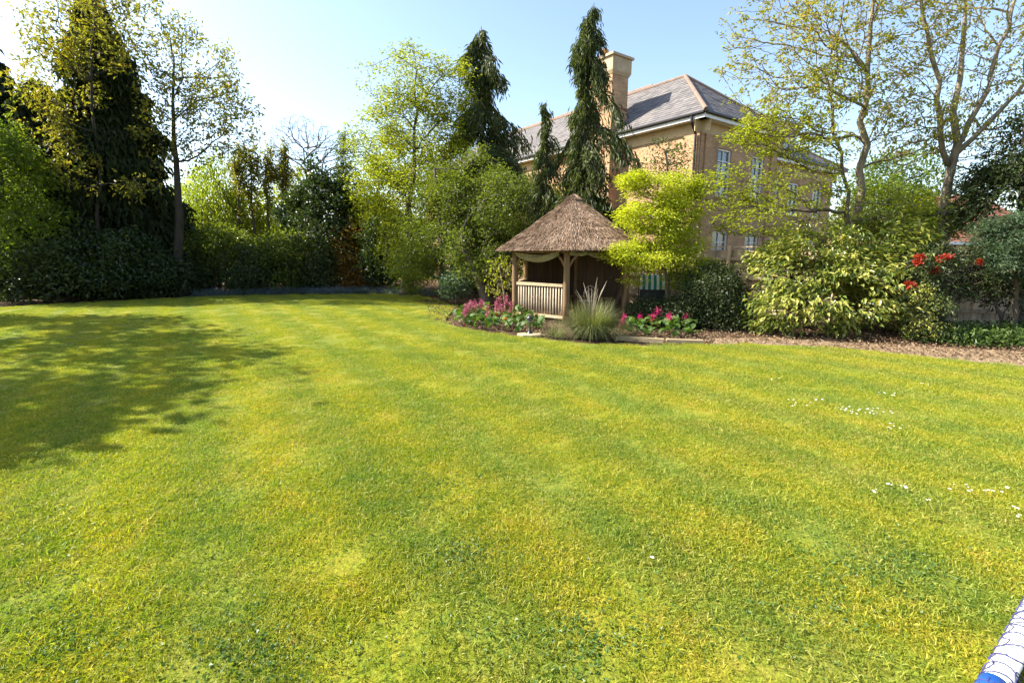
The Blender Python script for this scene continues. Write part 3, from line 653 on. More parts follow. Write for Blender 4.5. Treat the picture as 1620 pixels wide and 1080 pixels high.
for b_ in (WW+.9, WW+3.1):
    dm = MB(); zz0, zz1 = E2+.55, E2+2.0; hwid = .75
    dm.add([hp(a0+.45, b_-hwid, zz0), hp(a0+.45, b_+hwid, zz0), hp(a0+.45, b_+hwid, zz1), hp(a0+.45, b_-hwid, zz1), hp(a0+3.0, b_-hwid, zz0), hp(a0+3, b_+hwid, zz0), hp(a0+3, b_+hwid, zz1), hp(a0+3, b_-hwid, zz1)],
           [(0, 1, 2, 3), (1, 5, 6, 2), (4, 0, 3, 7)]); dmo = dm.build('dormer', M['slate'], house)
    MB().box(hp(a0+1.65, b_, zz1+.06), (2*hwid+.3, 2.9, .12), math.atan2(D2[1], D2[0])).build('flat_roof', M['iron'], dmo)
    fr = MB()
    for s_ in (-.55, .0, .55): fr.bar(hp(a0+.42, b_+s_, zz0+.1), hp(a0+.42, b_+s_, zz1-.05), .05, .07, up=tuple(D2))
    for z in (zz0+.1, (zz0+zz1)/2, zz1-.08): fr.bar(hp(a0+.415, b_-.59, z), hp(a0+.415, b_+.59, z), .05, .07)
    fr.build('window_frame', M['white'], dmo)
    gl = MB(); gl.add([hp(a0+.44, b_-.55, zz0+.1), hp(a0+.44, b_+.55, zz0+.1), hp(a0+.44, b_+.55, zz1-.08), hp(a0+.44, b_-.55, zz1-.08)], [(0, 1, 2, 3)]); gl.build('pane', M['glass'], dmo)

# far neighbour with a red tiled roof behind the right hand trees
nb_c = at(1555, 360, 34); nx = nb_c[0]
nbh = empty('red_roofed_house', (nx, 34, 0), label='low house with red tiled roof glimpsed beyond the fence at far right', cat='house')
def rbx(V): return [np.array(v, float) for v in V]
b = MB(); b.box((0, 4, 1.25), (11, 8, 2.5)); b.build('wall', M['cream'], nbh)
A_, B_, C_, D_ = rbx([(-6, -.5, 2.5), (6, -.5, 2.5), (3, 4, 6.0), (-1.5, 4, 6.0)])
b = MB(); b.add([A_, B_, C_, D_, (6, 8.5, 2.5), (-6, 8.5, 2.5)], [(0, 1, 2, 3), (1, 4, 2), (4, 5, 3, 2), (5, 0, 3)]); nr = b.build('roof', M['redtile'], nbh)
slates(A_, B_, C_, D_, M['redtile'], nr, .3, .4, 'tiles')
MB().bar((-6, -.6, 2.45), (6, -.6, 2.45), .1, .2).build('fascia', M['white'], nbh)

# ================================================================== FENCES
def fence(name, label, A, B, h=2.0, bw=.125, mat='fence', rails=(.35, 1.05, 1.62), n_max=140):
    A = np.array([*A, 0.]); B = np.array([*B, 0.]); d = B-A; L = np.linalg.norm(d); d /= L; rz = math.atan2(d[1], d[0])
    root = empty(name, tuple(A), rz, label=label, cat='fence')
    bm = MB().box((0, 0, h*.5-.04), (bw*1.08, .018, h-.16)).mesh('board', M[mat])
    n = int(L/bw)
    for i in range(n):
        o_ = link('board', bm, root); o_.location = (bw*(i+.5), .02+.018*(i % 2), rng.normal()*.012); o_.rotation_euler = (0, rng.normal()*.006, R(5))
    for z in rails: MB().box((L/2, -.045, z), (L, .06, .09)).build('rail', M[mat], root)
    MB().box((L/2, 0, .07), (L, .03, .14)).build('gravel_board', M[mat], root)
    MB().box((L/2, 0, h-.02), (L, .09, .035)).build('capping_rail', M[mat], root)
    pm = MB().box((0, 0, h/2), (.1, .1, h+.05)).mesh('post', M[mat])
    for i in range(int(L/2.4)+1): o_ = link('post', pm, root); o_.location = (i*2.4, -.075, 0)
    return root
FA, FB = (3.4, 18.6), (8.6, 13.2)
fence('board_fence', 'weathered feather-edge board fence between the golden maple and the big variegated laurel', FA, FB)
fence('board_fence', 'shaded brown board fence behind the red flowered shrubs at far right', (8.72, 13.15), (19.5, 9.9), 2.0, .13)
# pale rail fence seen through the gap in the far trees
rf_ = empty('post_and_rail_fence', (-13.6, 24.5, 0), label='pale post and rail fence glimpsed through the gap under the far left trees', cat='fence')
for i in range(5): MB().box((i*1.4, 0, .6), (.12, .1, 1.2)).build('post', M['rail'], rf_)
for z in (.35, .75, 1.12): MB().box((2.8, -.07, z), (5.8, .04, .12)).build('rail', M['rail'], rf_)

# ================================================================== GAZEBO
GX, GY, GR = 1.75, 14.2, 1.75; ZE = 1.88
gz = empty('thatched_gazebo', (GX, GY, 0), label='six sided wooden gazebo with a brown thatched roof standing at the lawn edge', cat='gazebo')
def gv(deg, r=GR): a = R(deg); return np.array([r*math.sin(a), -r*math.cos(a), 0.])
VA = [-71.5, -11.5, 48.5, 108.5, 168.5, 228.5]; vt = [gv(a) for a in VA]
for i, v in enumerate(vt):
    b = MB(); b.tube([v+UZ*z for z in (0, .5, 1.1, 1.6, 1.95)], [.092, .088, .085, .083, .083], 12); b.build('post', M['post'], gz, smooth=True)
def span(i, j, z, inset=.09):
    a, b = vt[i], vt[j]; d = (b-a)/np.linalg.norm(b-a); return a+d*inset+UZ*z, b-d*inset+UZ*z, d
for i in range(6):
    a, b, d = span(i, (i+1) % 6, 1.86, 0); MB().bar(a, b, .1, .14).build('eave_beam', M['post'], gz)
def balustrade(i, j, n=17, zt=.97, zb=.14):
    a, b, d = span(i, j, zt); MB().bar(a, b, .1, .075).build('handrail', M['rail'], gz)
    a, b, d = span(i, j, zb); MB().bar(a, b, .06, .07).build('bottom_rail', M['rail'], gz)
    a, b, d = span(i, j, 0); L = np.linalg.norm(b-a)
    sp = MB().tube([(0, 0, zb+.03), (0, 0, .5), (0, 0, zt-.03)], [.021, .024, .021], 8).mesh('baluster', M['spindle'], True)
    for k in range(n): o_ = link('baluster', sp, gz); o_.location = a+d*(k+.5)*L/n
balustrade(0, 1); balustrade(5, 0, 15)
def solid(i, j, z0, z1, n=14):
    a, b, d = span(i, j, 0); L = np.linalg.norm(b-a); w_ = L/n
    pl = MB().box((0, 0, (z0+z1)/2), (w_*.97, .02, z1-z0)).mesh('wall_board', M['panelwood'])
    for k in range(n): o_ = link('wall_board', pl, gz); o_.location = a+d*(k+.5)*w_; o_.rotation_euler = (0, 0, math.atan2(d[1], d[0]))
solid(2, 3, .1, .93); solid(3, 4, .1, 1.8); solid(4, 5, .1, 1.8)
a, b, d = span(2, 3, .97); MB().bar(a, b, .1, .075).build('handrail', M['rail'], gz)
# curved knee braces
for (i, j) in ((0, 1), (1, 0), (1, 2), (2, 1), (2, 3), (0, 5)):
    a, b = vt[i], vt[j]; d = (b-a)/np.linalg.norm(b-a)
    MB().tube([a+d*.06+UZ*1.45, a+d*.16+UZ*1.62, a+d*.34+UZ*1.8], .035, 8).build('brace', M['post'], gz, smooth=True)
a, b = vt[2], vt[1]; d = (b-a)/np.linalg.norm(b-a)
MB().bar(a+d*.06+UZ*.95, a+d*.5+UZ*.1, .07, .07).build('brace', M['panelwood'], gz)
# floor and bench
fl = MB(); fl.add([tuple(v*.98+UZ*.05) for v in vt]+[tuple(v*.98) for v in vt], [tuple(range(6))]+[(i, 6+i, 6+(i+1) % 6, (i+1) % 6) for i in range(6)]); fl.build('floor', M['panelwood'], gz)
for (i, j) in ((3, 4), (4, 5)):
    a, b = vt[i]*.84, vt[j]*.84; MB().bar(a+UZ*.45, b+UZ*.45, .4, .04).build('bench_seat', M['post'], gz)
# drapes of netting hanging under the eaves in swags
def swag(i, j, s0, s1, drop, name='drape'):
    a, b = vt[i]*1.05, vt[j]*1.05; d = b-a; P_, F_ = [], []; m = 22; kk = 5
    for t in range(m+1):
        u = t/m; p = a+d*(s0+(s1-s0)*u); sg = math.sin(math.pi*u)**.8*drop
        outv = p/np.linalg.norm(p)
        for q in range(kk+1):
            v = q/kk; P_.append(p+UZ*(1.84-sg*(.45+.55*v)-.09*v)+outv*(.03+.03*math.sin(v*7+u*9)+.05*math.sin(math.pi*v)))
    for t in range(m):
        for q in range(kk): F_.append([t*(kk+1)+q, t*(kk+1)+q+1, (t+1)*(kk+1)+q+1, (t+1)*(kk+1)+q])
    link(name, np_mesh(name, P_, F_, [M['net']], True), gz)
swag(0, 1, .1, .88, .2); swag(1, 2, .04, .32, .03); swag(1, 2, .32, .98, .13)
# thatch: layered straw over a six sided cone
th = MB(); RE = 2.18; ZA = 3.36; rings = 10; base_ring = []
def thr(t, a):     # radius of roof at fraction t from eave(0) to apex(1), azimuth a (deg)
    k = ((a-VA[0]) % 60)-30; hexf = math.cos(R(30))/math.cos(R(k)); hexf = 1-(1-hexf)*.65/ .93
    return RE*(1-t)*hexf*1.03+.05
nA = 48
for r_ in range(rings+1):
    t = r_/rings; z = ZE-.02+(ZA-ZE)*t**1.06-.0
    for k in range(nA):
        a = k*360/nA; rr_ = thr(t, a); th.v.append((rr_*math.sin(R(a)), -rr_*math.cos(R(a)), z))
for r_ in range(rings):
    for k in range(nA): th.f.append([r_*nA+k, r_*nA+(k+1) % nA, (r_+1)*nA+(k+1) % nA, (r_+1)*nA+k])
for k in range(nA): th.v.append((.6*thr(0, k*360/nA)*math.sin(R(k*360/nA)), -.6*thr(0, k*360/nA)*math.cos(R(k*360/nA)), ZE+.3))
o6 = (rings+1)*nA
for k in range(nA): th.f.append([k, o6+k, o6+(k+1) % nA, (k+1) % nA])
thatch = th.build('thatched_roof', M['thatch'], gz)
P_, D_l, N_l, L_l = [], [], [], []
courses = 17
for c_ in range(-2, courses):
    t0 = c_/courses*.99 if c_ >= 0 else -.03; n_ = int(2300*(1-t0)+60) if c_ >= 0 else 2600
    a = rng.random(n_)*360; t = t0+rng.random(n_)*.07+.02
    tt = np.minimum(t+.06, .999)
    for k in range(n_):
        R1 = thr(tt[k], a[k]); z1 = ZE+(ZA-ZE)*tt[k]**1.06; rad_ = np.array([math.sin(R(a[k])), -math.cos(R(a[k])), 0])
        down = nrm(rad_*RE-UZ*(ZA-ZE)); up_ = nrm(rad_*(ZA-ZE)+UZ*RE)
        extra = .035 if c_ in (3, 5, 7) and 0 < a[k] < 70 else 0
        P_.append(rad_*R1+UZ*z1+up_*(.004+.014*rng.random())); D_l.append(down+up_*(.08+extra*3+.05*rng.normal())+np.cross(down, up_)*rng.normal()*.10); N_l.append(up_+rng.normal(size=3)*.35); L_l.append(.15+.10*rng.random())
L_l = np.array(L_l); V, F = leaves_geo(np.array(P_), np.array(D_l), np.array(N_l), L_l, .009+.007*rng.random(len(L_l)), .1, .02)
link('straw', np_mesh('straw', V, F, [M['thatch']]), thatch, kind='stuff')
P_, D_l, N_l = [], [], []
for k in range(500):
    a = rng.random()*360; rad_ = np.array([math.sin(R(a)), -math.cos(R(a)), 0]); P_.append(rad_*.03+UZ*(ZA+.05+rng.random()*.03)); D_l.append(rad_-UZ*.62+rng.normal(size=3)*.08); N_l.append(rad_*.6+UZ)
V, F = leaves_geo(np.array(P_), np.array(D_l), np.array(N_l), .28+.08*rng.random(500), .022, .1, .05)
link('ridge_cap', np_mesh('ridge_cap', V, F, [M['thatch']]), thatch)
# iron chair inside, back towards the lawn
chx = empty('iron_chair', (2.15, 13.35, .05), R(20), label='small metal garden chair with a curled back inside the gazebo', cat='chair')
b = MB(); b.tube([(.19*math.cos(t), 0, .62+.24*math.sin(t)) for t in np.linspace(-.3, math.pi+.3, 14)], .012, 6); b.tube([(.1*math.cos(t), 0, .66+.11*math.sin(t)) for t in np.linspace(0, 6.3, 14)], .009, 6); b.build('backrest', M['spindle'], chx)
b = MB(); b.lathe((0, .2, .43), [(0, 0), (.2, 0), (.21, .015), (.2, .03), (0, .03)], 14); b.build('seat', M['spindle'], chx)
for sx in (-.16, .16):
    for sy in (.02, .36): MB().tube([(sx, sy, .43), (sx*1.15, sy+(sy-.2)*.3, 0)], .011, 6).build('leg', M['spindle'], chx)

# teal and white striped seat canopy behind the maple
cn = empty('striped_swing_seat', (3.98, 13.7, 0), R(-12), label='teal and white striped garden swing seat half hidden behind the golden maple', cat='garden seat')
cn.scale = (.5, .5, .93)
for k in range(10):
    P_, F_ = [], []
    x0 = -.75+k*.15
    for i in range(9):
        y = -.5+i/8*1.0; z = 1.28-.28*(2*abs(i/8-.5))**2
        P_ += [(x0, y, z), (x0+.15, y, z)]
    for i in range(8): F_.append([2*i, 2*i+1, 2*i+3, 2*i+2])
    P_ += [(x0, -.5, 1.0), (x0+.15, -.5, 1.0), (x0+.15, -.52, .86), (x0, -.52, .86)]; F_.append([18, 19, 20, 21])
    link('canopy_stripe', np_mesh('canopy_stripe', P_, F_, [M['teal' if k % 2 else 'canvas']], True), cn)
for sx in (-.78, .78):
    MB().tube([(sx, -.4, 0), (sx, 0, 1.25), (sx, .4, 0)], .02, 6).build('frame', M['iron'], cn)
MB().box((0, .1, .5), (1.4, .45, .08)).build('seat', M['iron'], cn); MB().box((0, .33, .75), (1.4, .08, .45)).build('backrest', M['iron'], cn)

# garden lamp on a pale stone, sleepers edging the bed
lx, ly = g(838, 530)
stn = MB(); stn.lathe((0, 0, 0), [(0, .05), (.22, .05), (.25, .03), (.25, 0)], 9); so = stn.build('paving_stone', M['stone']); so.location = (lx, ly, -.01); so.scale = (1.2, .8, 1); tag(so, 'flat pale stone at the bed edge under the small black garden lamp', 'stone')
lp = empty('garden_lamp', (lx, ly, .04), label='small black garden lamp on a pale stone in front of the gazebo', cat='lamp')
b = MB(); b.lathe((0, 0, 0), [(.07, 0), (.05, .03), (.025, .08), (.018, .2), (.022, .24)], 10); b.build('stem', M['iron'], lp, smooth=True)
b = MB(); b.lathe((0, 0, .24), [(.03, 0), (.055, .03), (.06, .09)], 10); b.build('lantern', M['glass'], lp)
b = MB(); b.lathe((0, 0, .33), [(.08, 0), (.085, .015), (.03, .06), (0, .08)], 10); b.build('cap', M['iron'], lp, smooth=True)
for i, (pa, pc, lab) in enumerate((((975, 537), (1050, 542), 'weathered timber sleeper edging the bed beside the ornamental grass'), ((1054, 542), (1112, 544), 'short timber sleeper edging the bed below the magenta flowers'))):
    a, c = g(*pa), g(*pc); b = MB(); L_ = math.dist(a, c); b.box((0, 0, .035), (L_, .14, .09)); o_ = b.build('timber_sleeper', M['sleeper']); o_.location = ((a[0]+c[0])/2, (a[1]+c[1])/2, 0); o_.rotation_euler = (0, 0, math.atan2(c[1]-a[1], c[0]-a[0])); tag(o_, lab, 'sleeper', 'timber sleepers edging the bed')

# ================================================================== GOAL FRAME
ga = np.array([*g(1581, 1085), 0]); gb = np.array([*g(1637, 975), 0]); gd = nrm(gb-ga); gs = np.array([gd[1], -gd[0], 0])
goal = empty('football_goal', tuple(ga), label='white tubular football goal base bar with blue sleeve and netting at the lower right corner', cat='goal')
rt = .045
MB().tube([gd*-.13+UZ*(rt+.03), gd*3.2+UZ*(rt+.03)], rt, 20).build('ground_bar', M['goalwhite'], goal, smooth=True)
MB().tube([gd*-.5+UZ*(rt+.03), gd*-.125+UZ*(rt+.03)], rt+.006, 20).build('sleeve', M['goalblue'], goal, smooth=True)
nt_ = MB(); cs = .085
def drape(u, v):   # v across the bar: from the lawn side over the bar and down to the turf on the far side
    wob = .012*math.sin(u*23+v*31)
    if v < 0: y, z = -(rt+.004), rt+.03
    ang = v/(rt+.008)
    if ang < math.pi*.95: y, z = -(rt+.006)*math.cos(ang), rt+.03+(rt+.006)*math.sin(ang)
    else: y, z = rt+.006+(v-math.pi*.95*(rt+.008)), max(.03, rt+.02-(v-.16)*.3)
    return gd*(u+wob)+gs*y+UZ*z
vv = np.linspace(0, .95, 46)
for i in range(26):
    u0 = -.3+i*cs; off = lambda v: .35*v+.02*math.sin(v*14+i)
    nt_.tube([drape(u0+off(v), v) for v in vv], .0026, 4, False)
for j in range(9):
    v0 = .05+j*.1; nt_.tube([drape(-.3+t*.03, v0+.022*math.sin(t*1.7+j)+.012*math.sin(t*.6)) for t in range(72)], .0026, 4, False)
nt_.build('net', M['netblue'], goal)
# knotted hem rope of the net lying beside the bar
MB().tube([drape(-.3+t*.04, .23+.01*math.sin(t*.9)) for t in range(60)], .006, 6).build('rope', M['straw'], goal)

# ================================================================== DAISIES
dz = MB(); 
for k in range(11):
    a = 2*math.pi*k/11; c, s_ = math.cos(a), math.sin(a); t = (-s_*.0028, c*.0028)
    dz.add([(c*.004-t[0], s_*.004-t[1], .052), (c*.004+t[0], s_*.004+t[1], .052), (c*.0145+t[0]*1.3, s_*.0145+t[1]*1.3, .055), (c*.0145-t[0]*1.3, s_*.0145-t[1]*1.3, .055)], [(0, 1, 2, 3)])
dm_ = dz.mesh('petals', M['petal'])
yk = MB().lathe((0, 0, .052), [(.0055, 0), (.004, .003), (0, .0042)], 8).mesh('flower_centre', M['yolk'])
sm = MB().tube([(0, 0, 0), (0, 0, .052)], .0012, 4, False).mesh('stem', M['tuft'])
groups = [((1225, 606), 5, 2, 2, 'tiny white daisy alone near the top of the right lawn'), ((1275, 645), 26, 7, 10, 'white daisy in the left group of the daisy patch on the right lawn'), ((1340, 655), 14, 4, 6, 'white daisy in the row left of the densest daisy cluster'), ((1375, 658), 28, 5, 24, 'white daisy in the dense cluster in the middle of the right lawn'), ((1415, 683), 18, 5, 8, 'white daisy in the short trail below the dense daisy cluster'), ((1398, 630), 12, 3, 7, 'white daisy in the small group above the dense cluster'), ((1468, 614), 14, 2, 4, 'white daisy in the group nearest the gravel path'), ((1420, 781), 16, 4, 5, 'white daisy in the upper left of the nearer daisy row'), ((1383, 792), 4, 5, 3, 'white daisy at the left end of the nearer daisy row'), ((1466, 803), 4, 1, 2, 'white daisy lowest in the nearer daisy row'), ((1520, 784), 18, 5, 6, 'white daisy in the middle of the nearer daisy row'), ((1580, 785), 22, 6, 5, 'white daisy near the right frame edge above the goal'), ((1608, 822), 5, 10, 4, 'white daisy nearest to the goal at the right frame edge'), ((1029, 900), 5, 3, 1, 'single white daisy in the middle foreground lawn')]
for (c, sx, sy, n_, lab) in groups:
    for k in range(n_):
        x, y = g(c[0]+rng.uniform(-1, 1)*sx*1.35, c[1]+rng.uniform(-1, 1)*sy)
        e_ = empty('daisy', (x, y, .012), rng.random()*6, label=lab, cat='daisy', group='white daisies scattered in the lawn')
        sc_ = rng.uniform(.45, .8); e_.scale = (sc_, sc_, 1); e_.rotation_euler = (rng.normal()*.12, rng.normal()*.12, 0)
        for nm, me in (('petals', dm_), ('flower_centre', yk), ('stem', sm)): link(nm, me, e_)

# ================================================================== LOW PLANTS
def paddle_mesh(L=.15, W=.11, mat='paddle'):
    P_, F_ = [], []
    for i in range(5):
        u = i/4; w_ = W*math.sin(math.pi*(.12+.80*u))*.5; x = L*u; z = .05*math.sin(u*2.4)*1.0-.04*u*u
        P_ += [(x, -w_, z+.015), (x, 0, z), (x, w_, z+.015)]
    for i in range(4):
        for j in (0, 1): F_.append([i*3+j, i*3+j+1, (i+1)*3+j+1, (i+1)*3+j])
    return np_mesh('leaf', P_, F_, [M[mat]], True)
pads = [paddle_mesh(.17, .12), paddle_mesh(.14, .11), paddle_mesh(.2, .13)]; pad_or = paddle_mesh(.15, .11, 'orangeleaf')
def bergenia(label, region, nleaf, flowers, fmat, nor=0):
    """region: function giving random ground point"""
    pts = [region() for _ in range(nleaf)]; c = np.mean(pts, axis=0)
    root = empty('flowering_clump', (c[0], c[1], 0), label=label, cat='flowering plant')
    for i, p in enumerate(pts):
        o_ = link('leaf', pad_or if i < nor else pads[i % 3], root); o_.location = (p[0]-c[0], p[1]-c[1], .04+rng.random()*.2)
        o_.rotation_euler = (rng.normal()*.35, -.2-rng.random()*.7, rng.random()*6.28)
        s_ = .8+rng.random()*.5; o_.scale = (s_, s_, s_)
        if i < nor: o_['label'] = 'orange autumn coloured leaf'
    for f in flowers:
        p = np.array([*g(f[0], f[1]), 0]); h = f[2]; b = MB(); b.tube([(p[0]-c[0], p[1]-c[1], 0), (p[0]-c[0]+.02, p[1]-c[1], h)], .006, 5, False)
        st_o = b.build('flower_stalk', M['redfl'], root)
        k = 70; q = rng.normal(size=(k, 3))*np.array([.035, .035, .045])+np.array([p[0]-c[0]+.02, p[1]-c[1], h]); V, F = leaves_geo(q, rng.normal(size=(k, 3)), rng.normal(size=(k, 3)), .03, .024)
        link('flower_head', np_mesh('flower_head', V, F, [M[fmat]]), st_o)
def reg(pl):
    pl = [g(*p) for p in pl]
    xs, ys = [p[0] for p in pl], [p[1] for p in pl]
    def f():
        while True:
            p = np.array([[random.uniform(min(xs), max(xs)), random.uniform(min(ys), max(ys))]])
            if inside(p, pl)[0]: return p[0]
    return f
fl_l = [(740+random.uniform(-10, 85), 505+random.uniform(-4, 16), random.uniform(.28, .5)) for _ in range(18)]+[(745, 508, .5), (752, 512, .46), (760, 506, .5), (790, 500, .5), (800, 498, .52)]
bergenia('pink flowered elephant ears clump with glossy leaves left of the gazebo', reg([(712, 508), (735, 494), (800, 498), (850, 512), (862, 524), (820, 530), (760, 523), (720, 516)]), 260, fl_l, 'pink', 10)
fl_r = [(985, 522, .3), (1010, 520, .28), (1030, 524, .36), (1038, 519, .42), (1055, 522, .32), (1058, 525, .3), (1083, 521, .3), (982, 526, .25)]
bergenia('magenta flowered elephant ears clump under the golden maple', reg([(985, 525), (1000, 515), (1090, 518), (1105, 531), (1060, 537), (1000, 533)]), 120, fl_r, 'magenta')
def grass_clump(label, base, h, r, n, stems, cat='ornamental grass'):
    root = empty('ornamental_grass', (*base, 0), label=label, cat=cat); m = 6
    az = rng.random(n)*6.28; rr = np.sqrt(rng.random(n))*r*.62; ln = h*(.6+.6*rng.random(n)); out = .1+1.0*rng.random(n)*(.5+.8*rr/(r*.62))
    V, F = [], []
    for i in range(n):
        d = np.array([math.cos(az[i]), math.sin(az[i]), 0]); sd = np.array([-d[1], d[0], 0]); w_ = .004+.003*rng.random(); b0 = d*rr[i]; k0 = len(V)
        for j in range(m):
            t = j/(m-1); p = b0+d*out[i]*ln[i]*t**1.5*.95+UZ*ln[i]*(t*1.08-.80*out[i]*t**2.2)
            p[2] = max(p[2], .015); ww = w_*(1-t*.85); V += [p-sd*ww, p+sd*ww]
        for j in range(m-1): F.append([k0+2*j, k0+2*j+1, k0+2*j+3, k0+2*j+2])
    link('blades', np_mesh('blades', V, F, [M['tuft']]), root)
    b = MB()
    for _ in range(stems):
        a = random.random()*6.28; l_ = h*random.uniform(1.1, 1.75); o_ = random.uniform(.1, .45)
        pts = [(math.cos(a)*o_*l_*t*t*.9, math.sin(a)*o_*l_*t*t*.9, l_*t*(1-.12*t*o_)) for t in (0, .3, .6, .8, 1)]
        b.tube(pts, [.003, .003, .003, .009, .002], 5, False)
    if stems: b.build('seed_stems', M['straw'], root)
grass_clump('big arching ornamental grass clump with dry seed stems in front of the gazebo', g(935, 533), .78, .62, 3000, 16)
grass_clump('small pale grass tuft left of the big ornamental grass', g(880, 533), .26, .3, 420, 0)

def cover(name, label, cat, region, n, leaf, L, W, zmax, flat=.5):
    P_ = np.array([region() for _ in range(n)]); z = rng.random(n)**1.5*zmax+.004; P3 = np.c_[P_, z]
    D = rng.normal(size=(n, 3)); D[:, 2] = D[:, 2]*(1-flat)+.15; N_ = rng.normal(size=(n, 3))*(1-flat)+UZ
    s_ = .6+.8*rng.random(n); V, F = leaves_geo(P3, D, N_, L*s_, W*s_); TRI[0] += len(F)
    return link(name, np_mesh(name, V, F, [M[leaf]]), kind='stuff', label=label, cat=cat)
def wreg(pl):
    xs, ys = [p[0] for p in pl], [p[1] for p in pl]
    def f():
        while True:
            p = np.array([[random.uniform(min(xs), max(xs)), random.uniform(min(ys), max(ys))]])
            if inside(p, pl)[0]: return p[0]
    return f
cover('leaf_litter', 'dry brown leaf litter on the gravel path and border at right', 'leaf litter', wreg([(3.6, 9.6), (5.5, 9.45), (7.2, 8.45), (9.5, 7.2), (12.5, 6.4), (13, 9.5), (9, 11), (5.5, 11.6), (3.6, 11)]), 6500, 'litter', .05, .035, .02, .75)
cover('bark_mulch', 'brown bark mulch round the gazebo bed', 'mulch', wreg([(-2.4, 13.3), (-1.2, 11.6), (0.3, 10.6), (2.6, 9.7), (3.6, 9.9), (3.4, 12), (0, 14), (-2.2, 16.5), (-3.0, 19.5), (-3.6, 19.5), (-2.6, 15)]), 5000, 'litter', .05, .03, .03, .7)
cover('bluebells', 'hazy strip of bluebells along the far edge of the lawn', 'bluebells', wreg([(-13.6, 20.3), (-10, 21.5), (-6, 21.8), (-3.4, 20.6), (-3.2, 21.6), (-6, 22.8), (-10, 22.6), (-13.4, 21.5)]), 9000, 'bluebell', .13, .02, .22, .1)
cl = [[(690, 862), (760, 850), (800, 885), (740, 905), (700, 895)], [(1180, 905), (1290, 880), (1400, 925), (1350, 1000), (1220, 975)], [(330, 1040), (420, 980), (480, 1010), (430, 1060), (340, 1078)], [(1330, 870), (1400, 860), (1470, 930), (1400, 940)], [(20, 1000), (120, 960), (200, 1020), (60, 1078)], [(820, 1000), (960, 960), (1010, 1030), (860, 1060)], [(600, 760), (700, 745), (760, 775), (640, 790)]]
for i_, c_ in enumerate(cl):
    cx_, cy_ = np.mean(c_, axis=0); cr_ = (max(q[0] for q in c_)-min(q[0] for q in c_))/2, (max(q[1] for q in c_)-min(q[1] for q in c_))/2
    cover('clover', ['small dark clover patch in the middle of the lawn', 'large dark clover patch in the lower right of the lawn', 'dark clover patch at the bottom left of the lawn', 'clover patch just above the large one on the right', 'clover patch in the bottom left corner of the lawn', 'clover patch at the bottom centre of the lawn', 'farthest small clover patch in the lawn centre'][i_], 'clover',
          lambda: np.array(g(cx_+random.gauss(0, 1)*cr_[0]*random.choice((.4, 1, 1.5)), min(1200, cy_+random.gauss(0, 1)*cr_[1]*random.choice((.4, 1, 1.3))))), 950, 'clover', .017, .016, .034, .4)
cover('ground_ivy', 'dark low leafy ground cover at the foot of the right border', 'ground cover', wreg([(8.2, 9.9), (9.0, 9.2), (14, 8.4), (14.5, 10.4), (9.2, 10.9)]), 9000, 'mulchgreen', .10, .035, .32, .3)

# ================================================================== TREES AND SHRUBS
# --- left side
plant('ash_tree', 'airy ash tree with bronze-green leaves and forked trunk, right of the dark conifers', 'tree', g(283, 468)[0:2] if False else (-14.4, 21.0),
      [pb(300, 110, 21, 70, 75), pb(335, 190, 21, 70, 70), pb(250, 70, 21, 45, 50), pb(270, 200, 21, 50, 90), pb(365, 170, 20.5, 38, 50)],
      n=900, trunk=[(-14.4, 21, 0), at(280, 360, 21), at(284, 280, 21), at(272, 200, 21), at(275, 90, 21)], tr=.24, leaf='ash', L=.16, W=.07, per=10, spread=(.3, .3, .25), bark='barkdark', bf=.55, clear=.33, clump=.4, inner=.35)
plant('tall_tree', 'tall spreading tree with yellow-bronze leaves in front of the dark conifers', 'tree', (at(150, 440, 20)[0], 20.0),
      [pb(110, 40, 19.5, 75, 55), pb(150, 60, 19.3, 50, 50), pb(90, 130, 19.3, 60, 60), pb(60, 200, 19, 45, 50), pb(120, 250, 19, 30, 60), pb(180, -10, 19.5, 60, 40), pb(215, 295, 19, 28, 20)],
      n=950, trunk=[(at(150, 440, 20)[0], 20, 0), at(160, 300, 20), at(140, 180, 19.6), at(150, 0, 19.6)], tr=.09, leaf='ash', L=.16, W=.07, per=10, spread=(.3, .3, .25), bark='barkdark', bf=.5, clear=.3, clump=.4)
conifer('dark_conifer', 'very tall dark conifer left of the ash tree, broad and dense to the ground', (-16.9, 21.5), 12.0, [(0, 1.9), (.3, 1.9), (.6, 1.7), (.85, 1.0), (1, .25)], 'dark', nb=330, spray=26, Ls=.42, Ws=.12, droop=.2, gap=.2)
conifer('dark_conifer', 'slimmer dark conifer behind the tall dark one, near the left frame edge', (-22.0, 22.0), 10.6, [(0, 1.9), (.4, 1.6), (.8, 1.0), (1, .2)], 'dark', nb=220, spray=24, Ls=.42, Ws=.12, droop=.2, gap=.2)
conifer('dark_conifer', 'shorter dark conifer left of the very tall one', (-19.6, 21.5), 8.8, [(0, 2.0), (.4, 1.8), (.8, 1.0), (1, .3)], 'dark', nb=200, spray=26, Ls=.42, Ws=.13, droop=.2, gap=.2)
plant('leafy_tree', 'bushy bright green tree at the far left frame edge', 'tree', (at(0,440,18.6)[0], 18.6),
      [pb(5, 270, 18.4, 65, 75), pb(35, 350, 18.4, 55, 60), pb(-50, 250, 18.4, 70, 110), pb(20, 420, 18.4, 60, 40)],
      n=650, tr=.22, leaf='bright', L=.15, W=.085, per=34, spread=(.5, .5, .35), bf=.3, shell=2)
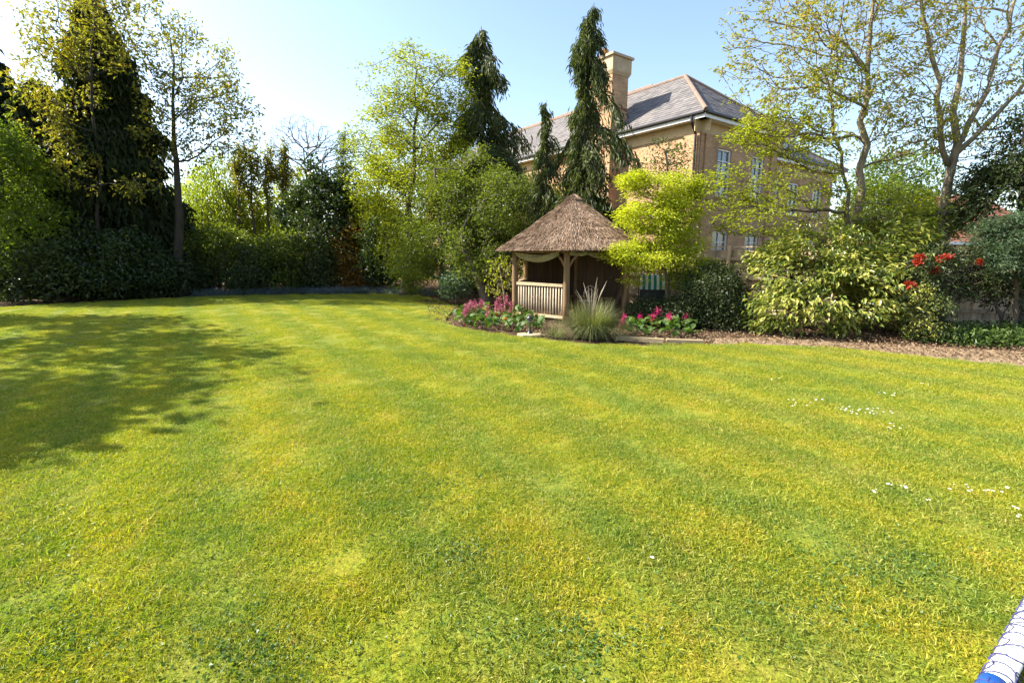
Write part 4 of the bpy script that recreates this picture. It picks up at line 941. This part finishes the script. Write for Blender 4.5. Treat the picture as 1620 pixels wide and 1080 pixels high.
for i, (px, py, Y, rx, ry, lf, lab) in enumerate([
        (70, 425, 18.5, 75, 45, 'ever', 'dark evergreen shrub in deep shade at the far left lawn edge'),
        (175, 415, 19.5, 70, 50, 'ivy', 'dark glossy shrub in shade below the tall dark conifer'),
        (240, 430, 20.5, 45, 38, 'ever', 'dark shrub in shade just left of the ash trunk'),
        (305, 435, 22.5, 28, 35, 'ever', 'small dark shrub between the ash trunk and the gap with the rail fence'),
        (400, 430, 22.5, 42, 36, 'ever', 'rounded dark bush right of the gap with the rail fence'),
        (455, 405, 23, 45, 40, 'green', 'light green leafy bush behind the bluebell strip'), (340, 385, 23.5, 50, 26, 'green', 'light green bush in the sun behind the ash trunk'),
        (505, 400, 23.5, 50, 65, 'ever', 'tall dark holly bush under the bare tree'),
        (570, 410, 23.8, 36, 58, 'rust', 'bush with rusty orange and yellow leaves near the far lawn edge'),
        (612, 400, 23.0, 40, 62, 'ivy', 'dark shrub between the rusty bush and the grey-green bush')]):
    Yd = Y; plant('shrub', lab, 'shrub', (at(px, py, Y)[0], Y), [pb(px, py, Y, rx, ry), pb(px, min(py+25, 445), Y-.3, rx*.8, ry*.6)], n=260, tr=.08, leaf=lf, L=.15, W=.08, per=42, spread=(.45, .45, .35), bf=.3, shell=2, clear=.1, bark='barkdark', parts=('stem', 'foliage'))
plant('willow_tree', 'soft pale green weeping tree behind the ash trunk', 'tree', (-13.8, 27), [pb(335, 320, 27, 55, 65), pb(390, 370, 27, 50, 50), pb(300, 380, 27, 40, 50), pb(350, 260, 27, 25, 35)], n=520, tr=.25, leaf='willow', L=.2, W=.06, per=30, spread=(.5, .5, .5), orient='droop', bf=.35, hang=.5)
# pollarded row: bundle of upright shoots
for i, (x, w_) in enumerate(((378, 10), (400, 12), (425, 10), (448, 9))):
    plant('pollarded_tree', ['thin upright pollarded shoots left of the pollard group behind the far lawn', 'broad upright pollarded shoots second from left behind the far lawn', 'upright pollarded shoots third from left behind the far lawn', 'short upright pollarded shoots next to the bare tree'][i], 'tree', (at(x, 400, 26)[0], 26), [pb(x, 290, 26, w_, 50), pb(x+4, 260, 26, w_*.8, 30)], n=90, tr=.12, leaf='ash', L=.16, W=.07, per=22, spread=(.18, .18, .35), bf=.7, clear=.25, group='pollarded trees behind the far lawn')
plant('bare_tree', 'leafless grey tree with a haze of fine twigs against the sky', 'tree', (at(500, 400, 27)[0], 27), [pb(480, 235, 27, 55, 50), pb(530, 250, 27, 45, 50), pb(450, 270, 27, 35, 40)], n=1300, tr=.2, leaf='buds', L=.05, W=.03, per=2, bark='bark', bf=.45, tip=.008, clump=.1, clear=.3)
plant('ivy_clad_tree', 'broken tree clad in dark ivy below the bare tree', 'tree', (at(510, 440, 25)[0], 25), [pb(505, 285, 25, 20, 40), pb(520, 335, 25, 55, 50), pb(470, 340, 25, 30, 30), pb(560, 350, 25, 40, 40)], n=420, tr=.22, leaf='ivy', L=.17, W=.12, per=40, spread=(.4, .4, .35), bf=.3, shell=1.5, bark='barkdark')
plant('conical_tree', 'slim grey-green conical tree between the bare tree and the yellow tree', 'tree', (at(548, 400, 26)[0], 26), [pb(545, 250, 26, 14, 38), pb(548, 300, 26, 26, 40), pb(545, 225, 26, 8, 20)], n=170, tr=.09, leaf='green', L=.14, W=.06, per=26, spread=(.25, .25, .3), bf=.6, clump=.2)
plant('yellow_green_tree', 'tall yellow-green tree in fresh leaf left of the hanging dark conifer', 'tree', (at(640, 440, 21)[0], 21),
      [pb(655, 130, 21, 48, 55), pb(650, 190, 21, 60, 45), pb(610, 230, 21, 55, 60), pb(690, 230, 21, 60, 60), pb(640, 310, 20.5, 70, 60), pb(715, 130, 21, 30, 45), pb(600, 130, 21, 30, 30), pb(590, 330, 21, 30, 40), pb(645, 390, 20.3, 45, 50), pb(720, 190, 21, 30, 40)],
      n=1300, trunk=[(at(640, 440, 21)[0], 21, 0), at(650, 330, 21), at(655, 230, 21), at(660, 110, 21)], tr=.2, leaf='spring', L=.12, W=.06, per=30, spread=(.5, .5, .2), orient='up', bf=.45, clump=.3)
conifer('hanging_conifer', 'dark green conifer with hanging sprays left of the house roof', (at(765, 400, 22)[0], 22), at(757, 42, 22)[2], [(0, 1.9), (.45, 1.9), (.6, 1.5), (.8, .8), (.93, .5), (1, .12)], 'cedar', nb=170, tiers=30, spray=52, Ls=.30, Ws=.05, droop=.6, gap=.85)
plant('leafy_tree', 'full light green tree filling the gap behind the yellow-green tree', 'tree', (at(600, 440, 25)[0], 25), [pb(600, 330, 25, 60, 70), pb(680, 320, 25, 60, 80), pb(640, 260, 25, 60, 50), pb(560, 390, 24.5, 40, 45), pb(740, 330, 24, 60, 80)], n=620, tr=.2, leaf='spring', L=.16, W=.08, per=38, spread=(.5, .5, .35), bf=.35, shell=1.5)
plant('leafy_tree', 'mid green leafy tree behind the pollarded trees and dark bushes', 'tree', (at(420, 440, 28)[0], 28), [pb(380, 350, 28, 60, 50), pb(450, 350, 28, 60, 50), pb(330, 340, 28, 50, 60), pb(480, 310, 28, 45, 40)], n=520, tr=.2, leaf='spring', L=.17, W=.09, per=36, spread=(.5, .5, .35), bf=.35, shell=1.5)
# big shrubs left of and behind the gazebo
plant('large_shrub', 'big arching yellow-green shrub at the right end of the far border', 'shrub', (at(700, 470, 18)[0], 18.3), [pb(690, 380, 18, 55, 55), pb(740, 330, 18, 65, 55), pb(700, 300, 18.5, 50, 40), pb(655, 420, 18, 38, 42), pb(760, 270, 18.5, 40, 35)], n=900, tr=.12, leaf='green', L=.10, W=.045, per=40, spread=(.4, .4, .22), orient='up', bf=.35, shell=1, clump=.3, clear=.1, parts=('stem', 'foliage'))
plant('leaning_shrub', 'dense bright-tipped evergreen shrub behind the left side of the gazebo', 'shrub', (at(770, 460, 17)[0], 17), [pb(790, 350, 17, 55, 75), pb(840, 320, 17.5, 50, 40), pb(755, 400, 16.6, 50, 50), pb(850, 380, 17, 50, 60)], n=800, trunk=[(at(772, 470, 16.6)[0], 16.6, 0), at(750, 420, 16.6), at(725, 380, 16.6), at(745, 330, 17)], tr=.2, leaf='green', L=.09, W=.045, per=50, spread=(.35, .35, .25), bf=.3, shell=1.5, clump=.25, clear=.05, bark='bark', parts=('stem', 'foliage'))
plant('thin_shrub', 'open shrub with pale curving stems and few yellow leaves beside the gazebo', 'shrub', (at(800, 478, 15)[0], 15.2), [pb(790, 440, 15.2, 30, 35), pb(815, 420, 15.6, 25, 25)], n=150, tr=.03, leaf='spring', L=.09, W=.05, per=5, spread=(.2, .2, .15), bf=.3, clear=.05, bark='barkpale', clump=.1, parts=('stem', 'foliage'))
plant('small_shrub', 'low grey-green shrub at the foot of the arching shrub', 'shrub', (at(722, 465, 17)[0], 17), [pb(722, 445, 17, 28, 24)], n=130, tr=.04, leaf='bluecon', L=.09, W=.05, per=40, spread=(.3, .3, .2), bf=.3, shell=2, clear=.1, parts=('stem', 'foliage'))
# weeping conifer in front of the house
conifer('weeping_conifer', 'tall weeping conifer with long drooping sprays in front of the brick chimney', (at(912, 400, 16)[0], 16), at(930, 5, 16)[2], [(0, .8), (.3, 1.7), (.40, 1.6), (.48, 1.0), (.58, 1.25), (.66, .75), (.76, .95), (.84, .55), (.90, .62), (.96, .28), (1, .06)], 'cedar', lean=(.35, 0), nb=110, tiers=24, spray=66, Ls=.25, Ws=.036, droop=.85, gap=.85, tr=.13, z0=2.9)
conifer('weeping_conifer', 'short weeping conifer leader hanging left of the tall weeping conifer', (at(862, 400, 16.2)[0], 16.2), at(860, 158, 16.2)[2], [(0, .5), (.5, .55), (.7, .32), (.9, .22), (1, .06)], 'cedar', nb=60, tiers=16, spray=56, Ls=.24, Ws=.036, droop=.85, gap=.7, tr=.06, z0=2.8)
plant('young_birch', 'thin young birch with small light green leaves in front of the sunny house wall', 'tree', (at(1062, 420, 15.2)[0], 15.2), [pb(1052, 260, 15.2, 35, 50), pb(1075, 240, 15.2, 20, 30), pb(1050, 320, 15.2, 30, 35)], n=260, tr=.06, leaf='bright', L=.07, W=.045, per=9, spread=(.22, .22, .25), bf=.5, clump=.2, bark='barkpale')
# golden maple
gm = [pb(1005, 285, 12.6, 22, 16), pb(1040, 300, 12.8, 40, 25), pb(1075, 335, 12.8, 38, 28), pb(1020, 345, 12.6, 45, 26), pb(990, 400, 12.3, 32, 16), pb(1030, 410, 12.4, 50, 24), pb(1075, 385, 12.5, 40, 28), pb(1085, 445, 12.6, 35, 16), pb(1008, 446, 12.3, 20, 9), pb(1100, 300, 13, 18, 12), pb(1095, 430, 12.7, 45, 24), pb(1038, 365, 12.7, 48, 55), pb(1010, 300, 12.7, 18, 28), pb(1080, 300, 12.9, 26, 36)]
plant('golden_maple', 'golden-yellow small maple with layered feathery foliage right of the gazebo', 'tree', (at(1055, 520, 12.6)[0], 12.6), gm, n=1100, trunk=[(at(1052, 520, 12.6)[0], 12.6, 0), at(1056, 440, 12.6), at(1050, 380, 12.6), at(1040, 300, 12.6)], tr=.055, top_r=.012, leaf='gold', L=.075, W=.030, per=52, spread=(.24, .24, .10), orient='up', bf=.5, clump=.2, clear=.3, shell=1, tip=.004, inner=.5)
plant('dark_bush', 'dense dark evergreen bush between the golden maple and the big laurel', 'shrub', (at(1120, 525, 12)[0], 11.9), [pb(1125, 470, 12, 55, 48), pb(1140, 500, 11.7, 42, 30), pb(1070, 498, 12.2, 45, 30), pb(1025, 500, 12.4, 32, 24)], n=600, tr=.06, leaf='ever', L=.055, W=.035, per=75, spread=(.25, .25, .2), bf=.3, shell=2.2, clear=.05, clump=.1, parts=('stem', 'foliage'))
# spotted laurel: separate large leaves nearest the camera, the rest one mass
lb = [pb(1300, 400, 11.6, 75, 40), pb(1250, 430, 11.3, 65, 45), pb(1330, 460, 11.2, 90, 55), pb(1240, 490, 10.9, 62, 35), pb(1390, 430, 11.4, 70, 60), pb(1300, 500, 10.8, 45, 26), pb(1370, 380, 12, 80, 40), pb(1220, 515, 10.7, 36, 14), pb(1415, 490, 11.1, 35, 35)]
lr, LX, Lrad, Lch, Ln0 = plant('spotted_laurel', 'huge rounded laurel with big cream-yellow and green leaves against the fence', 'shrub', (7.3, 11.6), lb, n=900, tr=.08, leaf='laurel', L=.13, W=.055, per=36, spread=(.26, .26, .2), orient='laurel', bf=.3, shell=3, clear=.03, clump=.32, parts=('stem', 'foliage'))
def big_leaf(L, W):
    P_, F_ = [], []
    for i in range(5):
        u = i/4; w_ = W*math.sin(math.pi*(.04+.93*u**.85))*.5; P_ += [(L*u, -w_, .012-.05*u*u*L/.13), (L*u, 0, -.05*u*u*L/.13), (L*u, w_, .012-.05*u*u*L/.13)]
    for i in range(4):
        for j in (0, 1): F_.append([i*3+j, i*3+j+1, (i+1)*3+j+1, (i+1)*3+j])
    return np_mesh('leaf', P_, F_, [M['laurel_big']], True)
M['laurel_big'] = (lambda: leafmat('spotted_laurel_leaf_large', [(.10, .15, .02), (.40, .38, .08), (.54, .47, .16)], .25, .35, spec=.5))()
bl = [big_leaf(.16, .06), big_leaf(.14, .055), big_leaf(.18, .065)]
tips = [i for i in range(Ln0, len(LX)) if not Lch[i]]; random.shuffle(tips)
tips = sorted(tips, key=lambda i: LX[i][1]+.25*abs(LX[i][0]-7))[:60]
for i in tips:
    for k in range(5):
        o_ = link('leaf', bl[(i+k) % 3], lr); p = LX[i]; o_.location = (p[0]-7.3+rng.normal()*.03, p[1]-11.6-.06+rng.normal()*.03, p[2]+.02)
        o_.rotation_euler = (rng.normal()*.3, .25+rng.normal()*.3, k*1.256+rng.normal()*.3)
# big open trees at right
fan = lambda px, py, Y, rx, ry: pb(px, py, Y, rx, ry)
plant('sycamore_tree', 'tall pale-barked tree with sparse young leaves, left of the two big trees at right', 'tree', (at(1345, 480, 12.6)[0], 12.6),
      [pb(1230, 90, 12.4, 95, 80), pb(1320, 40, 12.6, 90, 70), pb(1290, 180, 12.2, 110, 60), pb(1400, 90, 12.8, 90, 80), pb(1430, 210, 12.8, 70, 50), pb(1330, -60, 12.6, 140, 60), pb(1180, 40, 12.4, 45, 40)],
      n=1900, trunk=[(at(1343, 480, 12.6)[0], 12.6, 0), at(1352, 370, 12.6), at(1362, 200, 12.6), at(1375, 60, 12.6), at(1395, -90, 12.6)], tr=.14, top_r=.03, leaf='syc', L=.085, W=.042, per=13, spread=(.13, .13, .1), orient='out', bark='barkpale', bf=.6, clear=.28, clump=.2, inner=.15, tip=.005, nseg=16)
plant('slender_tree', 'slender dark-stemmed tree with low arching boughs of yellow-green leaves in front of the house', 'tree', (at(1335, 470, 12.0)[0], 12.0),
      [pb(1250, 300, 12, 80, 35), pb(1210, 345, 12, 90, 34), pb(1150, 300, 12.2, 42, 45), pb(1190, 220, 12.2, 45, 30), pb(1170, 260, 12.2, 45, 50), pb(1290, 240, 12, 60, 40), pb(1400, 330, 12.2, 70, 40), pb(1240, 200, 12, 60, 40), pb(1330, 150, 12, 60, 60)],
      n=1150, trunk=[(at(1342, 470, 12)[0], 12, 0), at(1345, 380, 12), at(1343, 310, 12), at(1322, 220, 12), at(1315, 120, 12), at(1335, 0, 12)], tr=.07, top_r=.015, leaf='spring', L=.09, W=.045, per=15, spread=(.28, .28, .07), orient='up', bark='bark', bf=.6, clear=.2, clump=.25, inner=.25, tip=.0045, nseg=16)
T2 = [[(at(1487, 480, 12.4)[0], 12.4, 0), at(1492, 350, 12.4), at(1500, 265, 12.4), at(1512, 205, 12.4), at(1520, 100, 12.5), at(1540, -90, 12.6)],
      [at(1500, 262, 12.4), at(1482, 200, 12.3), at(1488, 120, 12.3), at(1462, 40, 12.3), at(1450, -70, 12.2)],
      [at(1508, 240, 12.4), at(1545, 175, 12.4), at(1575, 90, 12.5), at(1605, 10, 12.6), at(1625, -60, 12.6)],
      [at(1505, 250, 12.4), at(1560, 200, 12.2), at(1625, 130, 12.1), at(1680, 60, 12)]]
def plant_multi(T, **k):
    return plant(trunk=T, **k)
plant('forked_tree', 'tall pale tree that forks into several limbs near the right frame edge', 'tree', (at(1487, 480, 12.4)[0], 12.4),
      [pb(1470, 60, 12.2, 60, 90), pb(1540, 80, 12.6, 70, 90), pb(1600, 120, 12.4, 60, 90), pb(1450, 200, 12.3, 70, 60), pb(1570, 230, 12.3, 70, 50), pb(1530, -60, 12.6, 120, 60), pb(1700, 80, 12.4, 80, 120)],
      n=2000, trunk=T2, tr=.165, top_r=.022, leaf='syc', L=.08, W=.04, per=9, spread=(.13, .13, .1), orient='out', bark='barkpale', bf=.55, clear=.0, clump=.2, inner=.12, tip=.005, nseg=12)
plant('hedge_tree', 'rounded fresh green tree beyond the fence between the two tall trees', 'tree', (at(1425, 400, 17)[0], 17), [pb(1420, 290, 17, 60, 50), pb(1470, 330, 17, 40, 40), pb(1390, 330, 17, 50, 45)], n=520, tr=.14, leaf='bright', L=.10, W=.06, per=38, spread=(.4, .4, .3), bf=.3, shell=2)
plant('fence_shrub', 'evergreen shrub rising above the fence top behind the laurel', 'shrub', (at(1445, 400, 13.4)[0], 13.4), [pb(1440, 360, 13.4, 60, 38), pb(1390, 350, 13.4, 50, 30)], n=380, tr=.06, leaf='green', L=.11, W=.045, per=34, spread=(.3, .3, .2), orient='laurel', bf=.3, shell=2, parts=('stem', 'foliage'))
rz, RX, Rrad, Rch, Rn0 = plant('rhododendron', 'open rhododendron with red flower trusses beside the big laurel', 'shrub', (at(1470, 540, 10.4)[0], 10.5), [pb(1480, 430, 10.6, 60, 45), pb(1530, 430, 10.8, 50, 35), pb(1465, 480, 10.2, 40, 45), pb(1480, 520, 10.0, 30, 20), pb(1440, 450, 10.4, 30, 40)], n=420, tr=.05, leaf='ever', L=.09, W=.04, per=22, spread=(.22, .22, .15), orient='laurel', bf=.35, shell=1.5, clear=.05, clump=.25, parts=('stem', 'foliage'), bark='bark')
plant('azalea', 'small pale-leaved azalea growing at the foot of the rhododendron', 'shrub', (at(1465, 545, 9.9)[0], 9.95), [pb(1465, 505, 9.95, 32, 38), pb(1450, 470, 10.1, 25, 25)], n=240, tr=.025, leaf='laurel', L=.05, W=.025, per=18, spread=(.15, .15, .1), bf=.3, clear=.1, clump=.2, parts=('stem', 'foliage'))
for (px, py, rr) in ((1455, 406, 5), (1452, 415, 5), (1492, 409, 7), (1478, 427, 6), (1440, 450, 7), (1548, 414, 5), (1595, 427, 5), (1502, 406, 4)):
    p = at(px, py, 10.0); k = 110; s_ = rr/FPX*7.6; q = nrm(rng.normal(size=(k, 3)))*s_*np.array([1, 1, .7])*rng.random((k, 1))**.4*rng.choice([.5,1,1.5],(k,1))
    V, F = leaves_geo(q, nrm(q)+rng.normal(size=q.shape)*.3, rng.normal(size=q.shape), .055, .035)
    f_ = link('flower_cluster', np_mesh('flower_cluster', V, F, [M['redfl']]), rz); f_.location = (p[0]-rz.location[0], p[1]-rz.location[1], p[2])
    MB().tube([(0, 0, -.02), (0, .3, -.12)], .006, 5).build('flower_stalk', M['bark'], f_)
plant('evergreen_tree', 'dark glossy evergreen tree filling the right frame edge', 'tree', (at(1610, 480, 11.3)[0]+.3, 11.4), [pb(1600, 300, 11.2, 55, 60), pb(1640, 240, 11.2, 55, 70), pb(1575, 340, 11.4, 50, 30), pb(1660, 380, 11, 60, 80), pb(1560, 290, 11.6, 30, 30)], n=600, tr=.12, leaf='ever', L=.11, W=.045, per=30, spread=(.28, .28, .2), orient='laurel', bf=.4, shell=1.2, clump=.3, trunk=[(at(1600, 500, 11.3)[0]+.3, 11.4, 0), at(1612, 400, 11.3), at(1620, 200, 11.3)])
plant('blue_conifer', 'feathery blue-green conifer bough low at the right frame edge', 'conifer', (at(1600, 520, 10.2)[0]+.3, 10.4), [pb(1600, 375, 10.1, 45, 35), pb(1575, 410, 10.1, 35, 25), pb(1640, 400, 10.1, 40, 50)], n=420, tr=.06, leaf='bluecon', L=.09, W=.02, per=60, spread=(.2, .2, .12), orient='up', bf=.4, shell=.8, clump=.25)
plant('border_shrub', 'leggy dark shrub in front of the shaded fence at far right', 'shrub', (at(1580, 540, 10.6)[0], 10.5), [pb(1560, 450, 10.8, 45, 30), pb(1610, 470, 10.6, 40, 40)], n=200, tr=.04, leaf='ever', L=.09, W=.035, per=14, spread=(.2, .2, .15), orient='laurel', bf=.4, clump=.3, clear=.2, parts=('stem', 'foliage'))
# off to the left, beyond the frame: the trees whose shade falls on the lawn
gt = lambda lab, base, bl, n, h=9: plant('garden_tree', lab, 'tree', base, bl, n=n, tr=.22, leaf='green', L=.26, W=.16, per=22, spread=(.6, .6, .3), bf=.4, clump=.5)
gt('tall leafy garden tree beyond the left frame edge that shades the lawn', (-17.8, 9.5), [(-16.8, 9.5, 8.6, 2.6, 1.6, 1.4), (-16.2, 8.0, 9.4, 2.2, 1.3, 1.0), (-16.2, 10.9, 7.0, 1.8, 1.1, 1.0), (-18.5, 12, 9.0, 2.0, 1.1, 1.2), (-17.5, 9.5, 5.4, 2, 1.6, 1.0)], 300)
gt('second garden tree farther beyond the left frame edge', (-19.5, 13.8), [(-19.2, 13.6, 7.0, 1.8, 1.3, 2.0), (-19.5, 13.2, 4.0, 1.8, 1.4, 1.8)], 300)
gt('smaller garden tree beyond the left frame edge nearest the viewer', (-12.5, 5.2), [(-12.2, 5.2, 5.6, 1.8, 1.4, 1.0), (-12.8, 6.2, 6.8, 1.5, 1.2, .8), (-12.6, 4.4, 4.4, 1.4, .9, .8)], 170)
# woodland closing the view behind
def woods(name, label, xs, Y, h, leaf, n):
    P_ = np.c_[rng.uniform(xs[0], xs[1], n), Y+rng.normal(size=n)*2.0, np.zeros(n)]
    top = np.array([h*(.75+.35*noise.noise(Vector((x*.16, 1.7, 0)))+.18*noise.noise(Vector((x*.7, 5, 0)))) for x in P_[:, 0]])
    P_[:, 2] = rng.random(n)**.8*top; m = len(P_)
    s_ = .7+.6*rng.random(m); V, F = leaves_geo(P_, rng.normal(size=(m, 3)), rng.normal(size=(m, 3))+UZ*.6, .38*s_, .22*s_); TRI[0] += len(F)
    link(name, np_mesh(name, V, F, [M[leaf]]), kind='stuff', label=label, cat='woodland')
woods('woodland', 'far belt of green woodland closing the view behind the lawn', (-60, -2), 42, 6.5, 'bright', 60000)
woods('woodland', 'far belt of trees behind the houses at right', (14, 60), 46, 6.0, 'green', 30000)
print('LEAF TRIS', TRI[0])
